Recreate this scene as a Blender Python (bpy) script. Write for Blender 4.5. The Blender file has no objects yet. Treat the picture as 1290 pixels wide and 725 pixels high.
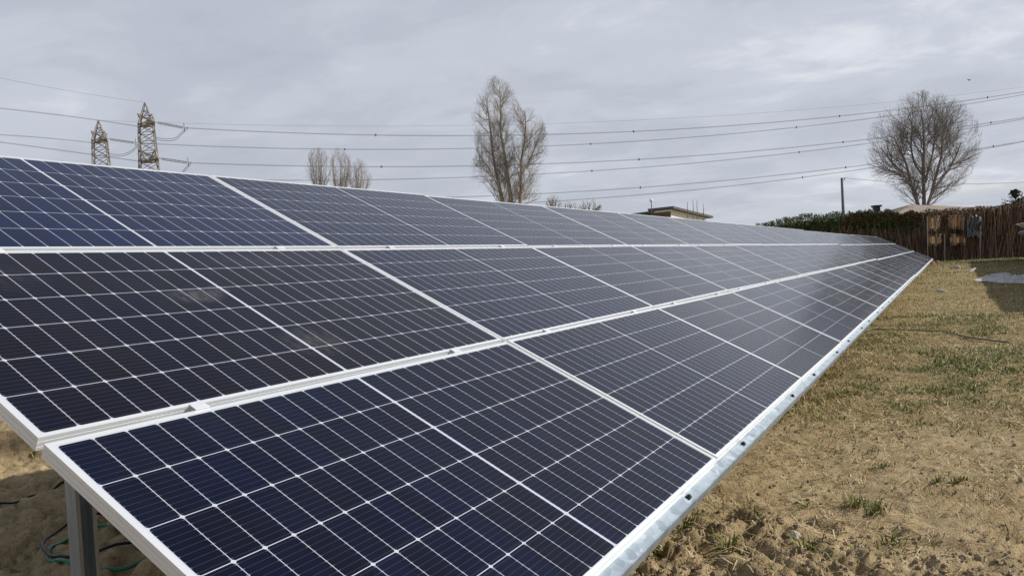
import bpy, math, random
import numpy as np
from mathutils import Vector, Matrix

R = math.radians
random.seed(7)
rng = np.random.default_rng(11)
scene = bpy.context.scene
col = scene.collection

# ------------------------------------------------------------------ camera
CAM = np.array([-0.989, -3.729, 1.45])
YAW, PIT, ROL, FPX = R(60.51), R(-1.53), R(-3.12), 976.7
FW = np.array([math.sin(YAW)*math.cos(PIT), math.cos(YAW)*math.cos(PIT), math.sin(PIT)])
_r0 = np.array([math.cos(YAW), -math.sin(YAW), 0.0])
_u0 = np.cross(_r0, FW)
RT = math.cos(ROL)*_r0 + math.sin(ROL)*_u0
UP = -math.sin(ROL)*_r0 + math.cos(ROL)*_u0
cd = bpy.data.cameras.new('camera')
cam = bpy.data.objects.new('camera', cd)
col.objects.link(cam)
M = Matrix.Identity(4)
for i in range(3):
    M[i][0], M[i][1], M[i][2], M[i][3] = RT[i], UP[i], -FW[i], CAM[i]
cam.matrix_world = M
cd.sensor_width = 36.0
cd.lens = FPX/1290*36.0
cd.clip_start = 0.05
cd.clip_end = 9000
scene.camera = cam

# ------------------------------------------------------------------ light
SUN_AZ, SUN_EL = R(140), R(31.5)
S_DIR = Vector((math.sin(SUN_AZ)*math.cos(SUN_EL), math.cos(SUN_AZ)*math.cos(SUN_EL), math.sin(SUN_EL)))
sl = bpy.data.lights.new('sun', 'SUN')
sl.energy = 5.0
sl.angle = R(0.6)
sl.color = (1.0, 0.955, 0.885)
so = bpy.data.objects.new('sun', sl)
so.rotation_euler = S_DIR.to_track_quat('Z', 'Y').to_euler()
so.location = (0, -20, 30)
col.objects.link(so)

world = bpy.data.worlds.new('World')
scene.world = world
world.use_nodes = True
wn = world.node_tree.nodes
wl = world.node_tree.links
wn.clear()
w_out = wn.new('ShaderNodeOutputWorld')
w_bg = wn.new('ShaderNodeBackground')
w_bg.inputs['Strength'].default_value = 0.1
sky = wn.new('ShaderNodeTexSky')
sky.sky_type = 'NISHITA'
sky.sun_disc = False
sky.sun_elevation = SUN_EL
sky.sun_rotation = SUN_AZ
sky.air_density = 1.0
sky.dust_density = 1.5


def wmath(op, a, b=None, c=None):
    n = wn.new('ShaderNodeMath')
    n.operation = op
    for i, v in enumerate((a, b, c)):
        if v is None:
            continue
        if isinstance(v, (int, float)):
            n.inputs[i].default_value = v
        else:
            wl.new(v, n.inputs[i])
    return n.outputs[0]


tc = wn.new('ShaderNodeTexCoord')
sep = wn.new('ShaderNodeSeparateXYZ')
wl.new(tc.outputs['Generated'], sep.inputs[0])
zz = wmath('ADD', wmath('MAXIMUM', sep.outputs[2], 0.0), 0.16)
comb = wn.new('ShaderNodeCombineXYZ')
wl.new(wmath('DIVIDE', sep.outputs[0], zz), comb.inputs[0])
wl.new(wmath('DIVIDE', sep.outputs[1], zz), comb.inputs[1])


def wnoise(scale, detail, rough, rot, sx, sy, dist=0.0, off=(0, 0, 0)):
    mp = wn.new('ShaderNodeMapping')
    mp.inputs['Rotation'].default_value = (0, 0, rot)
    mp.inputs['Scale'].default_value = (sx, sy, 1)
    mp.inputs['Location'].default_value = off
    wl.new(comb.outputs[0], mp.inputs[0])
    n = wn.new('ShaderNodeTexNoise')
    n.inputs['Scale'].default_value = scale
    n.inputs['Detail'].default_value = detail
    n.inputs['Roughness'].default_value = rough
    n.inputs['Distortion'].default_value = dist
    wl.new(mp.outputs[0], n.inputs['Vector'])
    return n.outputs[0]


def wramp(v, stops):
    r = wn.new('ShaderNodeValToRGB')
    el = r.color_ramp.elements
    el[0].position, el[0].color = stops[0][0], (*stops[0][1], 1)
    el[1].position, el[1].color = stops[-1][0], (*stops[-1][1], 1)
    for p, c in stops[1:-1]:
        e = el.new(p)
        e.color = (*c, 1)
    r.color_ramp.interpolation = 'EASE'
    wl.new(v, r.inputs[0])
    return r.outputs[0]


def wmix(f, a, b, blend='MIX'):
    n = wn.new('ShaderNodeMix')
    n.data_type = 'RGBA'
    n.blend_type = blend
    for s, v in ((0, f), (6, a), (7, b)):
        if isinstance(v, (int, float)):
            n.inputs[s].default_value = v
        elif isinstance(v, tuple):
            n.inputs[s].default_value = (*v, 1)
        else:
            wl.new(v, n.inputs[s])
    return n.outputs[2]


big = wnoise(0.62, 6, 0.55, R(30), 1.25, 1.0, 0.3, (3.1, 1.7, 0))
fine = wnoise(2.3, 8, 0.60, R(30), 1.3, 1.0, 0.4, (7.3, 0.4, 0))
_dr = FW+RT*(1230-645)/FPX+UP*(362.5-70)/FPX          # the clouds are thinner there
_dr = _dr/np.linalg.norm(_dr)
dotn = wn.new('ShaderNodeVectorMath')
dotn.operation = 'DOT_PRODUCT'
wl.new(tc.outputs['Generated'], dotn.inputs[0])
dotn.inputs[1].default_value = tuple(_dr)
mr = wn.new('ShaderNodeMapRange')
mr.interpolation_type = 'SMOOTHSTEP'
mr.inputs[1].default_value = 0.93
mr.inputs[2].default_value = 1.0
wl.new(dotn.outputs['Value'], mr.inputs[0])
sum_ = wmath('ADD', wmath('MULTIPLY', mr.outputs[0], 0.07), wmath('ADD', wmath('MULTIPLY', big, 0.55), wmath('MULTIPLY', fine, 0.45)))
cloud = wramp(sum_, [(0.33, (4.65, 5.0, 5.8)), (0.45, (5.15, 5.5, 6.3)), (0.56, (5.8, 6.15, 6.95)), (0.70, (7.7, 8.05, 8.6))])
thin = wramp(wnoise(0.9, 7, 0.6, R(25), 1.2, 1.0, 0.3, (1.2, 5.5, 0)), [(0.58, (0, 0, 0)), (0.74, (1, 1, 1))])
thin_f = wmath('MULTIPLY', thin, 0.25)
ovh = wn.new('ShaderNodeMapRange')                    # cloud cover thinned out of view overhead to darken the panel reflections
ovh.interpolation_type = 'SMOOTHSTEP'
ovh.inputs[1].default_value = 0.40
ovh.inputs[2].default_value = 0.72
wl.new(wmath('ADD', sep.outputs[2], wmath('MULTIPLY', wmath('SUBTRACT', fine, 0.5), 0.5)), ovh.inputs[0])
w_col = wmix(wmath('SUBTRACT', wmath('SUBTRACT', 0.95, thin_f), wmath('MULTIPLY', ovh.outputs[0], 0.62)), sky.outputs[0], cloud)
wl.new(w_col, w_bg.inputs['Color'])
wl.new(w_bg.outputs[0], w_out.inputs['Surface'])

vs = scene.view_settings
vs.view_transform = 'Standard'
vs.look = 'None'
vs.gamma = 1.0
vs.exposure = 0.0
vs.use_curve_mapping = False
scene.render.engine = 'CYCLES'
scene.cycles.max_bounces = 6
scene.cycles.transparent_max_bounces = 4


# ------------------------------------------------------------------ helpers
def ray(x, y):
    return FW + RT*(x-645)/FPX + UP*(362.5-y)/FPX


def at(x, y, dep):
    return CAM + ray(x, y)*dep


def on_z(x, y, z):
    d = ray(x, y)
    return CAM + d*((z-CAM[2])/d[2])


def _hash(ix, iy, seed):
    h = (ix.astype(np.int64)*374761393 + iy.astype(np.int64)*668265263 + seed*1442695041) & 0xffffffff
    h = ((h ^ (h >> 13))*1274126177) & 0xffffffff
    h = (h ^ (h >> 16)) & 0xffffffff
    return h/4294967295.0


def vnoise(x, y, seed=0):
    x = np.asarray(x, float)
    y = np.asarray(y, float)
    ix = np.floor(x)
    iy = np.floor(y)
    fx = x-ix
    fy = y-iy
    ux = fx*fx*fx*(fx*(fx*6-15)+10)
    uy = fy*fy*fy*(fy*(fy*6-15)+10)
    a = _hash(ix, iy, seed)
    b = _hash(ix+1, iy, seed)
    c = _hash(ix, iy+1, seed)
    d = _hash(ix+1, iy+1, seed)
    return (a*(1-ux)+b*ux)*(1-uy)+(c*(1-ux)+d*ux)*uy - 0.5


def sstep(a, b, x):
    t = np.clip((np.asarray(x, float)-a)/(b-a), 0, 1)
    return t*t*(3-2*t)


def ground_z(x, y, fine_=True):
    x = np.asarray(x, float)
    y = np.asarray(y, float)
    z = 0.35*sstep(4, 52, x)
    far = np.hypot(x-CAM[0], y-CAM[1])
    amp = 1.0/(1+(far/45.0)**2)
    z = z + amp*0.12*vnoise(x/3.1, y/3.1, 1)
    if fine_:
        rough = 0.55+0.45*sstep(0.0, 0.35, vnoise(x/1.7+9, y/1.7, 5)+0.15)
        clod = sstep(3.35, 2.75, x-0.12*(y+3.2)+.5*vnoise(x/.5,y/.5,13))       # churned soil in the foreground
        z = z + amp*(0.035*vnoise(x/0.62, y/0.62, 2) + rough*(0.020*vnoise(x/0.21, y/0.21, 3)
                     + 0.026*vnoise(x/0.085, y/0.085, 4) + 0.013*vnoise(x/0.038, y/0.038, 6)))
        z = z + clod*(0.14*np.abs(vnoise(x/0.16, y/0.16, 8)) + 0.10*np.abs(vnoise(x/0.07, y/0.07, 9)))
        # tyre tread pressed in the soil
        cx_, cy_ = 3.75, -3.95
        dx, dy = x-cx_, y-cy_
        a = R(28)
        lu, lv = dx*math.cos(a)+dy*math.sin(a), -dx*math.sin(a)+dy*math.cos(a)
        m = sstep(0.75, 0.5, np.abs(lu))*sstep(0.32, 0.22, np.abs(lv))
        z = z + m*0.026*np.sin((lu+0.5*np.abs(lv))*2*math.pi/0.085)
        # spoil ridge behind the array
        z = z + 0.16*sstep(0.5, 0.0, np.abs(y-3.55-0.25*vnoise(x/1.3, y*0, 12)))*sstep(14, 8, x)*sstep(-6, -3, x)
    return z


def gz1(x, y, fine_=True):
    return float(ground_z(np.array([x]), np.array([y]), fine_)[0])


def tag(o, label, cat, group=None, kind=None):
    if label:
        o['label'] = label
    if cat:
        o['category'] = cat
    if group:
        o['group'] = group
    if kind:
        o['kind'] = kind
    return o


def empty(name, loc, label, cat, group=None, rot=(0, 0, 0)):
    o = bpy.data.objects.new(name, None)
    o.empty_display_size = 0.2
    o.location = loc
    o.rotation_euler = rot
    col.objects.link(o)
    return tag(o, label, cat, group)


def link_mesh(name, me, mat, parent=None):
    if mat is not None:
        me.materials.append(mat)
    o = bpy.data.objects.new(name, me)
    col.objects.link(o)
    if parent is not None:
        o.parent = parent
    return o


class MB:
    """mesh builder: collects shapes, makes ONE mesh"""
    def __init__(self, org=(0, 0, 0)):
        self.v = []
        self.f = []
        self.o = np.array(org, float)

    def add(self, vs_, fs):
        b = len(self.v)
        self.v.extend([tuple(np.asarray(p, float)-self.o) for p in vs_])
        self.f.extend([tuple(i+b for i in f) for f in fs])

    def box(self, c, size, ax=None):
        c = np.asarray(c, float)
        h = np.asarray(size, float)/2
        A = np.eye(3) if ax is None else np.asarray(ax, float)
        p = []
        for sx in (-1, 1):
            for sy in (-1, 1):
                for sz in (-1, 1):
                    p.append(c+A[0]*sx*h[0]+A[1]*sy*h[1]+A[2]*sz*h[2])
        self.add(p, [(0, 1, 3, 2), (4, 6, 7, 5), (0, 4, 5, 1), (2, 3, 7, 6), (0, 2, 6, 4), (1, 5, 7, 3)])

    def bar(self, a, b, w, t=None, upv=(0, 0, 1)):
        a = np.asarray(a, float)
        b = np.asarray(b, float)
        d = b-a
        L = np.linalg.norm(d)
        d = d/L
        s = np.cross(d, np.asarray(upv, float))
        if np.linalg.norm(s) < 1e-3:
            s = np.cross(d, (1, 0, 0))
        s = s/np.linalg.norm(s)
        n = np.cross(s, d)
        self.box((a+b)/2, (L, w, t or w), (d, s, n))

    def tube(self, pts, rad, n=6, cap=True):
        pts = np.asarray(pts, float)
        if np.isscalar(rad):
            rad = [rad]*len(pts)
        b = len(self.v)
        prev = None
        for i, p in enumerate(pts):
            t = pts[min(i+1, len(pts)-1)]-pts[max(i-1, 0)]
            t = t/(np.linalg.norm(t)+1e-12)
            if prev is None:
                s = np.cross(t, (0, 0, 1.0))
                if np.linalg.norm(s) < 0.1:
                    s = np.cross(t, (1.0, 0, 0))
            else:
                s = prev-t*np.dot(prev, t)
            s = s/(np.linalg.norm(s)+1e-12)
            prev = s
            q = np.cross(t, s)
            for k in range(n):
                a = 2*math.pi*k/n
                self.v.append(tuple(p+(s*math.cos(a)+q*math.sin(a))*rad[i]-self.o))
        for i in range(len(pts)-1):
            for k in range(n):
                k2 = (k+1) % n
                self.f.append((b+i*n+k, b+i*n+k2, b+(i+1)*n+k2, b+(i+1)*n+k))
        if cap:
            self.f.append(tuple(b+k for k in reversed(range(n))))
            self.f.append(tuple(b+(len(pts)-1)*n+k for k in range(n)))

    def sphere(self, c, r, nu=12, nv=8, sq=(1, 1, 1)):
        c = np.asarray(c, float)
        vs_ = [c+np.array((0, 0, r*sq[2]))]
        for j in range(1, nv):
            th = math.pi*j/nv
            for i in range(nu):
                ph = 2*math.pi*i/nu
                vs_.append(c+np.array((r*sq[0]*math.sin(th)*math.cos(ph), r*sq[1]*math.sin(th)*math.sin(ph), r*sq[2]*math.cos(th))))
        vs_.append(c-np.array((0, 0, r*sq[2])))
        fs = [(0, 1+i, 1+(i+1) % nu) for i in range(nu)]
        for j in range(nv-2):
            for i in range(nu):
                a = 1+j*nu+i
                b = 1+j*nu+(i+1) % nu
                fs.append((a, a+nu, b+nu, b))
        e = len(vs_)-1
        fs += [(e, 1+(nv-2)*nu+(i+1) % nu, 1+(nv-2)*nu+i) for i in range(nu)]
        self.add(vs_, fs)

    def prism(self, poly, d):
        """polygon (3D points) thickened by vector d"""
        n = len(poly)
        p = [np.asarray(q, float) for q in poly]
        self.add(p+[q+np.asarray(d, float) for q in p],
                 [tuple(range(n))[::-1], tuple(range(n, 2*n))]+[(i, (i+1) % n, n+(i+1) % n, n+i) for i in range(n)])

    def build(self, name, mat, parent=None, smooth=False):
        me = bpy.data.meshes.new(name)
        me.from_pydata(self.v, [], self.f)
        me.update()
        if smooth:
            me.polygons.foreach_set('use_smooth', [True]*len(me.polygons))
        return link_mesh(name, me, mat, parent)


def bulk(name, verts, faces, mat, parent=None, smooth=False):
    """numpy arrays: verts (n,3), faces (m,k) with constant k"""
    me = bpy.data.meshes.new(name)
    nf, k = faces.shape
    me.vertices.add(len(verts))
    me.vertices.foreach_set('co', verts.astype(np.float32).ravel())
    me.loops.add(nf*k)
    me.loops.foreach_set('vertex_index', faces.astype(np.int32).ravel())
    me.polygons.add(nf)
    me.polygons.foreach_set('loop_start', np.arange(0, nf*k, k, dtype=np.int32))
    me.polygons.foreach_set('loop_total', np.full(nf, k, dtype=np.int32))
    me.update(calc_edges=True)
    if smooth:
        me.polygons.foreach_set('use_smooth', np.ones(nf, dtype=bool))
    return link_mesh(name, me, mat, parent)


# ------------------------------------------------------------------ materials
class NT:
    def __init__(self, name):
        self.m = bpy.data.materials.new(name)
        self.m.use_nodes = True
        self.n = self.m.node_tree.nodes
        self.l = self.m.node_tree.links
        self.b = self.n['Principled BSDF']

    def put(self, v, sock):
        if isinstance(v, (int, float)):
            sock.default_value = v
        elif isinstance(v, tuple):
            sock.default_value = (*v, 1) if sock.type == 'RGBA' and len(v) == 3 else v
        else:
            self.l.new(v, sock)

    def math(self, op, a, b=None, c=None, clamp=False):
        n = self.n.new('ShaderNodeMath')
        n.operation = op
        n.use_clamp = clamp
        for i, v in enumerate((a, b, c)):
            if v is not None:
                self.put(v, n.inputs[i])
        return n.outputs[0]

    def mix(self, f, a, b, blend='MIX'):
        n = self.n.new('ShaderNodeMix')
        n.data_type = 'RGBA'
        n.blend_type = blend
        self.put(f, n.inputs[0])
        self.put(a, n.inputs[6])
        self.put(b, n.inputs[7])
        return n.outputs[2]

    def ramp(self, v, stops):
        r = self.n.new('ShaderNodeValToRGB')
        el = r.color_ramp.elements
        el[0].position, el[0].color = stops[0][0], (*stops[0][1], 1)
        el[1].position, el[1].color = stops[-1][0], (*stops[-1][1], 1)
        for p, c in stops[1:-1]:
            e = el.new(p)
            e.color = (*c, 1)
        self.put(v, r.inputs[0])
        return r.outputs[0]

    def coord(self, kind='Object', scale=None, rot=None):
        t = self.n.new('ShaderNodeTexCoord')
        o = t.outputs[kind]
        if scale is not None or rot is not None:
            mp = self.n.new('ShaderNodeMapping')
            mp.inputs['Scale'].default_value = scale or (1, 1, 1)
            mp.inputs['Rotation'].default_value = rot or (0, 0, 0)
            self.l.new(o, mp.inputs[0])
            o = mp.outputs[0]
        return o

    def pos(self):
        return self.n.new('ShaderNodeNewGeometry').outputs['Position']

    def island(self):
        return self.n.new('ShaderNodeNewGeometry').outputs['Random Per Island']

    def noise(self, vec, scale, detail=4, rough=0.55, dist=0.0):
        n = self.n.new('ShaderNodeTexNoise')
        n.inputs['Scale'].default_value = scale
        n.inputs['Detail'].default_value = detail
        n.inputs['Roughness'].default_value = rough
        n.inputs['Distortion'].default_value = dist
        self.l.new(vec, n.inputs['Vector'])
        return n.outputs[0]

    def bump(self, h, strength=0.3, dist=0.02):
        n = self.n.new('ShaderNodeBump')
        n.inputs['Strength'].default_value = strength
        n.inputs['Distance'].default_value = dist
        self.l.new(h, n.inputs['Height'])
        self.l.new(n.outputs[0], self.b.inputs['Normal'])

    def set(self, **k):
        names = dict(color='Base Color', rough='Roughness', metal='Metallic', ior='IOR', spec='Specular IOR Level',
                     trans='Transmission Weight', alpha='Alpha', coat='Coat Weight', coatr='Coat Roughness')
        for a, v in k.items():
            self.put(v, self.b.inputs[names[a]])
        return self


def varied(name, c1, c2, scale, rough=0.8, metal=0.0, bump=0.0, bdist=0.02, kind='Object', stretch=None, spec=0.3):
    t = NT(name)
    v = t.coord(kind, stretch)
    n = t.noise(v, scale, 6, 0.6)
    t.set(color=t.ramp(n, [(0.3, c1), (0.7, c2)]), rough=rough, metal=metal, spec=spec)
    if bump:
        t.bump(t.noise(v, scale*3, 5, 0.6), bump, bdist)
    return t.m


def island_mat(name, stops, rough=0.7, spec=0.2):
    t = NT(name)
    t.set(color=t.ramp(t.island(), stops), rough=rough, spec=spec)
    return t.m


# solar cell laminate
PL, PW = 2.100, 1.061
LIP = 0.014


def cell_mat(name, smudge=False):
    t = NT(name)
    uv = t.n.new('ShaderNodeUVMap')
    uv.uv_map = 'UVMap'
    sp = t.n.new('ShaderNodeSeparateXYZ')
    t.l.new(uv.outputs[0], sp.inputs[0])
    u, v = sp.outputs[0], sp.outputs[1]
    pu, pv, cg = 0.0855, 0.1716, 0.010
    # halves: distance from the panel centre line along the long side
    h = t.math('SUBTRACT', t.math('ABSOLUTE', t.math('SUBTRACT', u, PL/2)), cg/2)
    hv = t.math('SUBTRACT', v, (PW-6*pv)/2)
    du = t.math('MODULO', t.math('ADD', h, pu*4), pu)
    dv = t.math('MODULO', t.math('ADD', hv, pv*4), pv)
    eu = t.math('SUBTRACT', pu/2, t.math('ABSOLUTE', t.math('SUBTRACT', du, pu/2)))
    ev = t.math('SUBTRACT', pv/2, t.math('ABSOLUTE', t.math('SUBTRACT', dv, pv/2)))
    g_u = t.math('LESS_THAN', eu, 0.0010)
    g_v = t.math('LESS_THAN', ev, 0.0012)
    dia = t.math('LESS_THAN', t.math('ADD', eu, ev), 0.0078)
    o1 = t.math('LESS_THAN', h, 0.0)
    o2 = t.math('GREATER_THAN', h, 12*pu)
    o3 = t.math('LESS_THAN', hv, 0.0)
    o4 = t.math('GREATER_THAN', hv, 6*pv)
    white = g_u
    for q in (g_v, dia, o1, o2, o3, o4):
        white = t.math('MAXIMUM', white, q)
    # nine ribbons along the long side, soldered pads along them
    bp = pv/9
    db = t.math('ABSOLUTE', t.math('SUBTRACT', t.math('MODULO', dv, bp), bp/2))
    rib = t.math('LESS_THAN', db, 0.00055)
    pad = t.math('MULTIPLY', t.math('LESS_THAN', db, 0.0016), t.math('LESS_THAN', eu, 0.005))
    line = t.math('MAXIMUM', t.math('MULTIPLY', rib, 0.11), t.math('MULTIPLY', pad, 0.30))
    # slight tone differences between cells; the panel tint holds painted reflection too
    cu = t.math('FLOOR', t.math('DIVIDE', u, pu))
    cv = t.math('FLOOR', t.math('DIVIDE', hv, pv))
    oi = t.n.new('ShaderNodeObjectInfo')
    cb = t.n.new('ShaderNodeCombineXYZ')
    t.put(cu, cb.inputs[0])
    t.put(cv, cb.inputs[1])
    t.put(t.math('MULTIPLY', oi.outputs['Random'], 91.0), cb.inputs[2])
    wn_ = t.n.new('ShaderNodeTexWhiteNoise')
    t.l.new(cb.outputs[0], wn_.inputs[0])
    tint = t.n.new('ShaderNodeSeparateColor')
    t.l.new(oi.outputs['Color'], tint.inputs[0])
    tone = t.ramp(t.math('ADD', t.math('MULTIPLY', wn_.outputs[0], 0.22), t.math('MULTIPLY', tint.outputs[0], 0.78)),
                  [(0.1, (0.0052, 0.0036, 0.0065)), (0.40, (0.0026, 0.0036, 0.0135)), (0.95, (0.0034, 0.0085, 0.0420))])
    c = t.mix(line, tone, (0.30, 0.32, 0.37))
    c = t.mix(white, c, (0.46, 0.49, 0.545))
    # thin film of dust
    nz = t.noise(t.coord('Object'), 3.5, 7, 0.65)
    dust = t.math('MULTIPLY', t.math('SUBTRACT', nz, 0.42, clamp=True), 0.03)
    if smudge:
        ob = t.n.new('ShaderNodeSeparateXYZ')
        t.l.new(t.coord('Object'), ob.inputs[0])
        sm = None
        for (a, b_, ra, rb, k) in SMUDGES:
            d = t.math('ADD', t.math('POWER', t.math('DIVIDE', t.math('SUBTRACT', ob.outputs[0], a), ra), 2.0),
                       t.math('POWER', t.math('DIVIDE', t.math('SUBTRACT', ob.outputs[1], b_), rb), 2.0))
            e = t.math('MULTIPLY', t.math('SUBTRACT', 1.0, d, clamp=True), k)
            sm = e if sm is None else t.math('MAXIMUM', sm, e)
        pat = t.math('MULTIPLY', t.math('SUBTRACT', t.noise(t.coord('Object', (14, 5, 1), (0, 0, 0.5)), 2.2, 8, 0.75), 0.40, clamp=True), 3.0, clamp=True)
        dust = t.math('ADD', dust, t.math('MULTIPLY', sm, pat))
    c = t.mix(dust, c, (0.34, 0.32, 0.30))
    t.set(color=c, rough=t.math('ADD', 0.13, t.math('MULTIPLY', nz, 0.10)), ior=1.24, spec=0.5)
    return t.m


SMUDGES = [(-0.14, 0.12, 0.13, 0.07, 0.34), (-0.03, 0.155, 0.07, 0.04, 0.34), (0.05, -0.30, 0.16, 0.12, 0.20), (-0.75, 0.33, 0.2, 0.12, 0.08), (0.35, 0.40, 0.25, 0.08, 0.08)]
M_cell = cell_mat('solar_cell_glass')
M_cell_s = cell_mat('solar_cell_glass_dusty', True)
M_back = varied('white_backsheet', (0.55, 0.56, 0.57), (0.65, 0.66, 0.67), 8, 0.5)
M_alu = varied('anodised_aluminium', (0.76, 0.775, 0.78), (0.80, 0.815, 0.82), 3, 0.40, 0.45)
M_clamp = varied('clamp_aluminium', (0.64, 0.66, 0.68), (0.76, 0.77, 0.78), 30, 0.45, 0.35)
M_black = varied('black_clip', (0.012, 0.016, 0.015), (0.03, 0.035, 0.033), 30, 0.5)


def galv_mat():
    t = NT('galvanised_steel')
    vo = t.n.new('ShaderNodeTexVoronoi')
    vo.inputs['Scale'].default_value = 26
    t.l.new(t.coord('Object', (1, 1.3, 1)), vo.inputs['Vector'])
    hs = t.n.new('ShaderNodeSeparateXYZ')
    t.l.new(vo.outputs['Color'], hs.inputs[0])
    n = t.noise(t.coord('Object'), 5, 5)
    f = t.math('ADD', t.math('MULTIPLY', hs.outputs[0], 0.6), t.math('MULTIPLY', n, 0.4))
    t.set(color=t.ramp(f, [(0.15, (0.29, 0.35, 0.40)), (0.85, (0.44, 0.505, 0.56))]), metal=0.6,
          rough=t.math('ADD', 0.33, t.math('MULTIPLY', hs.outputs[1], 0.2)))
    return t.m


M_galv = galv_mat()
M_galv_d = varied('weathered_galvanised_steel', (0.26, 0.30, 0.34), (0.46, 0.51, 0.57), 14, 0.40, 0.7, stretch=(3, 3, 0.25))

# ------------------------------------------------------------------ ground
def ground_mat():
    t = NT('sandy_soil')
    p = t.pos()
    sp = t.n.new('ShaderNodeSeparateXYZ')
    t.l.new(p, sp.inputs[0])
    n1 = t.noise(p, 0.55, 7, 0.6)
    n2 = t.noise(p, 4.5, 8, 0.65)
    n3 = t.math('ADD', t.math('MULTIPLY', t.noise(p, 30, 6, 0.75), 0.55), t.math('MULTIPLY', t.noise(p, 120, 4, 0.7), 0.45))
    soil = t.ramp(t.math('ADD', t.math('MULTIPLY', n2, 0.42), t.math('MULTIPLY', n3, 0.58)),
                  [(0.34, (0.095, 0.064, 0.032)), (0.44, (0.295, 0.215, 0.115)), (0.54, (0.445, 0.338, 0.190)), (0.68, (0.56, 0.44, 0.27))])
    n4 = t.noise(p, 11, 6, 0.7)
    turf = t.ramp(t.math('ADD', t.math('MULTIPLY', n4, 0.6), t.math('MULTIPLY', n3, 0.4)),
                  [(0.36, (0.04, 0.034, 0.012)), (0.46, (0.17, 0.128, 0.048)), (0.54, (0.37, 0.28, 0.13)), (0.66, (0.50, 0.40, 0.21))])
    green = t.ramp(n3, [(0.35, (0.045, 0.05, 0.012)), (0.65, (0.17, 0.165, 0.045))])
    # turf begins some way out; the foreground is bare soil
    mt = t.n.new('ShaderNodeMapRange')
    mt.inputs[1].default_value = 5.6
    mt.inputs[2].default_value = 7.2
    t.l.new(t.math('ADD', sp.outputs[0], t.math('MULTIPLY', t.math('SUBTRACT', n1, 0.5), 4.0)), mt.inputs[0])
    patch = t.math('MULTIPLY', t.math('SUBTRACT', t.noise(p, 0.42, 5, 0.6), 0.40, clamp=True), 6.0, clamp=True)
    c = t.mix(t.math('MULTIPLY', mt.outputs[0], t.math('ADD', 0.45, t.math('MULTIPLY', patch, 0.5)), clamp=True), soil, turf)
    gp = t.math('MULTIPLY', t.math('SUBTRACT', t.noise(p, 3.2, 7, 0.75), 0.48, clamp=True), 8.0, clamp=True)
    c = t.mix(t.math('MULTIPLY', t.math('MULTIPLY', gp, mt.outputs[0]), 0.6), c, green)
    # darker soil strip along the ridge behind the array
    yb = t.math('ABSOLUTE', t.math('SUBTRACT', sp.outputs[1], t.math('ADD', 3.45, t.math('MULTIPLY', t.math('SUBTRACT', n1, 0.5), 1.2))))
    dark_strip = t.math('SUBTRACT', 1.0, t.math('MULTIPLY', yb, 1.9), clamp=True)
    c = t.mix(t.math('MULTIPLY', dark_strip, 0.9), c, (0.05, 0.036, 0.024))
    t.set(color=c, rough=0.95, spec=0.1)
    hgt = t.math('ADD', t.math('MULTIPLY', t.noise(p, 30, 6, 0.7), 0.6), t.math('MULTIPLY', t.noise(p, 110, 3, 0.6), 0.4))
    t.bump(hgt, 1.0, 0.035)
    return t.m


def build_ground():
    az = YAW
    fine_a = np.arange(az-R(46), az+R(42), R(0.15))
    coarse = np.arange(az+R(42), az-R(46)+2*math.pi, R(2.5))
    ang = np.concatenate([fine_a, coarse])
    rs = [0.35, 0.7, 1.0, 1.2]
    r = 1.35
    while r < 75:
        rs.append(r)
        r *= 1.0075
    while r < 6000:
        rs.append(r)
        r *= 1.12
    rs = np.array(rs)
    A, RR = np.meshgrid(ang, rs)
    X = CAM[0]+RR*np.sin(A)
    Y = CAM[1]+RR*np.cos(A)
    Z = ground_z(X, Y)
    na, nr = len(ang), len(rs)
    v = np.stack([X.ravel(), Y.ravel(), Z.ravel()], 1)
    i = np.arange(nr-1)[:, None]*na
    k = np.arange(na)[None, :]
    k2 = (k+1) % na
    f = np.stack([(i+k).ravel(), (i+na+k).ravel(), (i+na+k2).ravel(), (i+k2).ravel()], 1)
    # close the disc under the camera
    c = len(v)
    v = np.vstack([v, [CAM[0], CAM[1], gz1(CAM[0], CAM[1])]])
    kk = np.arange(na)
    f = np.vstack([f, np.stack([np.full(na, c), kk, (kk+1) % na, (kk+1) % na], 1)[:0]])
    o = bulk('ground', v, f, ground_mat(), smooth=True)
    o['kind'] = 'structure'
    return o


build_ground()


# ------------------------------------------------------------------ solar array
TILT = R(26.59)
CT, ST = math.cos(TILT), math.sin(TILT)
ZTOP = 2.082
PITCH = 2.094+0.0185
ROWGAP = 0.023
NP = 24


def slope(s, v, n=0.0, org=(0, 0, ZTOP)):
    """s along the array, v down the slope from the top edge, n along the normal"""
    return np.array((org[0]+s, org[1]-v*CT-n*ST, org[2]-v*ST+n*CT))


def frame_mesh():
    prof = [(0, 0), (LIP, 0), (LIP, -.006), (.003, -.006), (.003, -.033), (.026, -.033), (.026, -.035), (0, -.035),
            (0, -.0265), (.0018, -.026), (.0018, -.0235), (0, -.023), (0, -.0125), (.0018, -.012), (.0018, -.0095), (0, -.009)]
    m = MB()
    n = len(prof)
    vs_ = []
    for (sx, sy) in ((-1, -1), (1, -1), (1, 1), (-1, 1)):
        for (o, z) in prof:
            vs_.append((sx*(PL/2-o), sy*(PW/2-o), z))
    fs = []
    for c in range(4):
        c2 = (c+1) % 4
        for k in range(n):
            k2 = (k+1) % n
            fs.append((c*n+k, c*n+k2, c2*n+k2, c2*n+k))
    m.add(vs_, fs)
    me = bpy.data.meshes.new('panel_frame')
    me.from_pydata(m.v, [], m.f)
    me.materials.append(M_alu)
    return me


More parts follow.
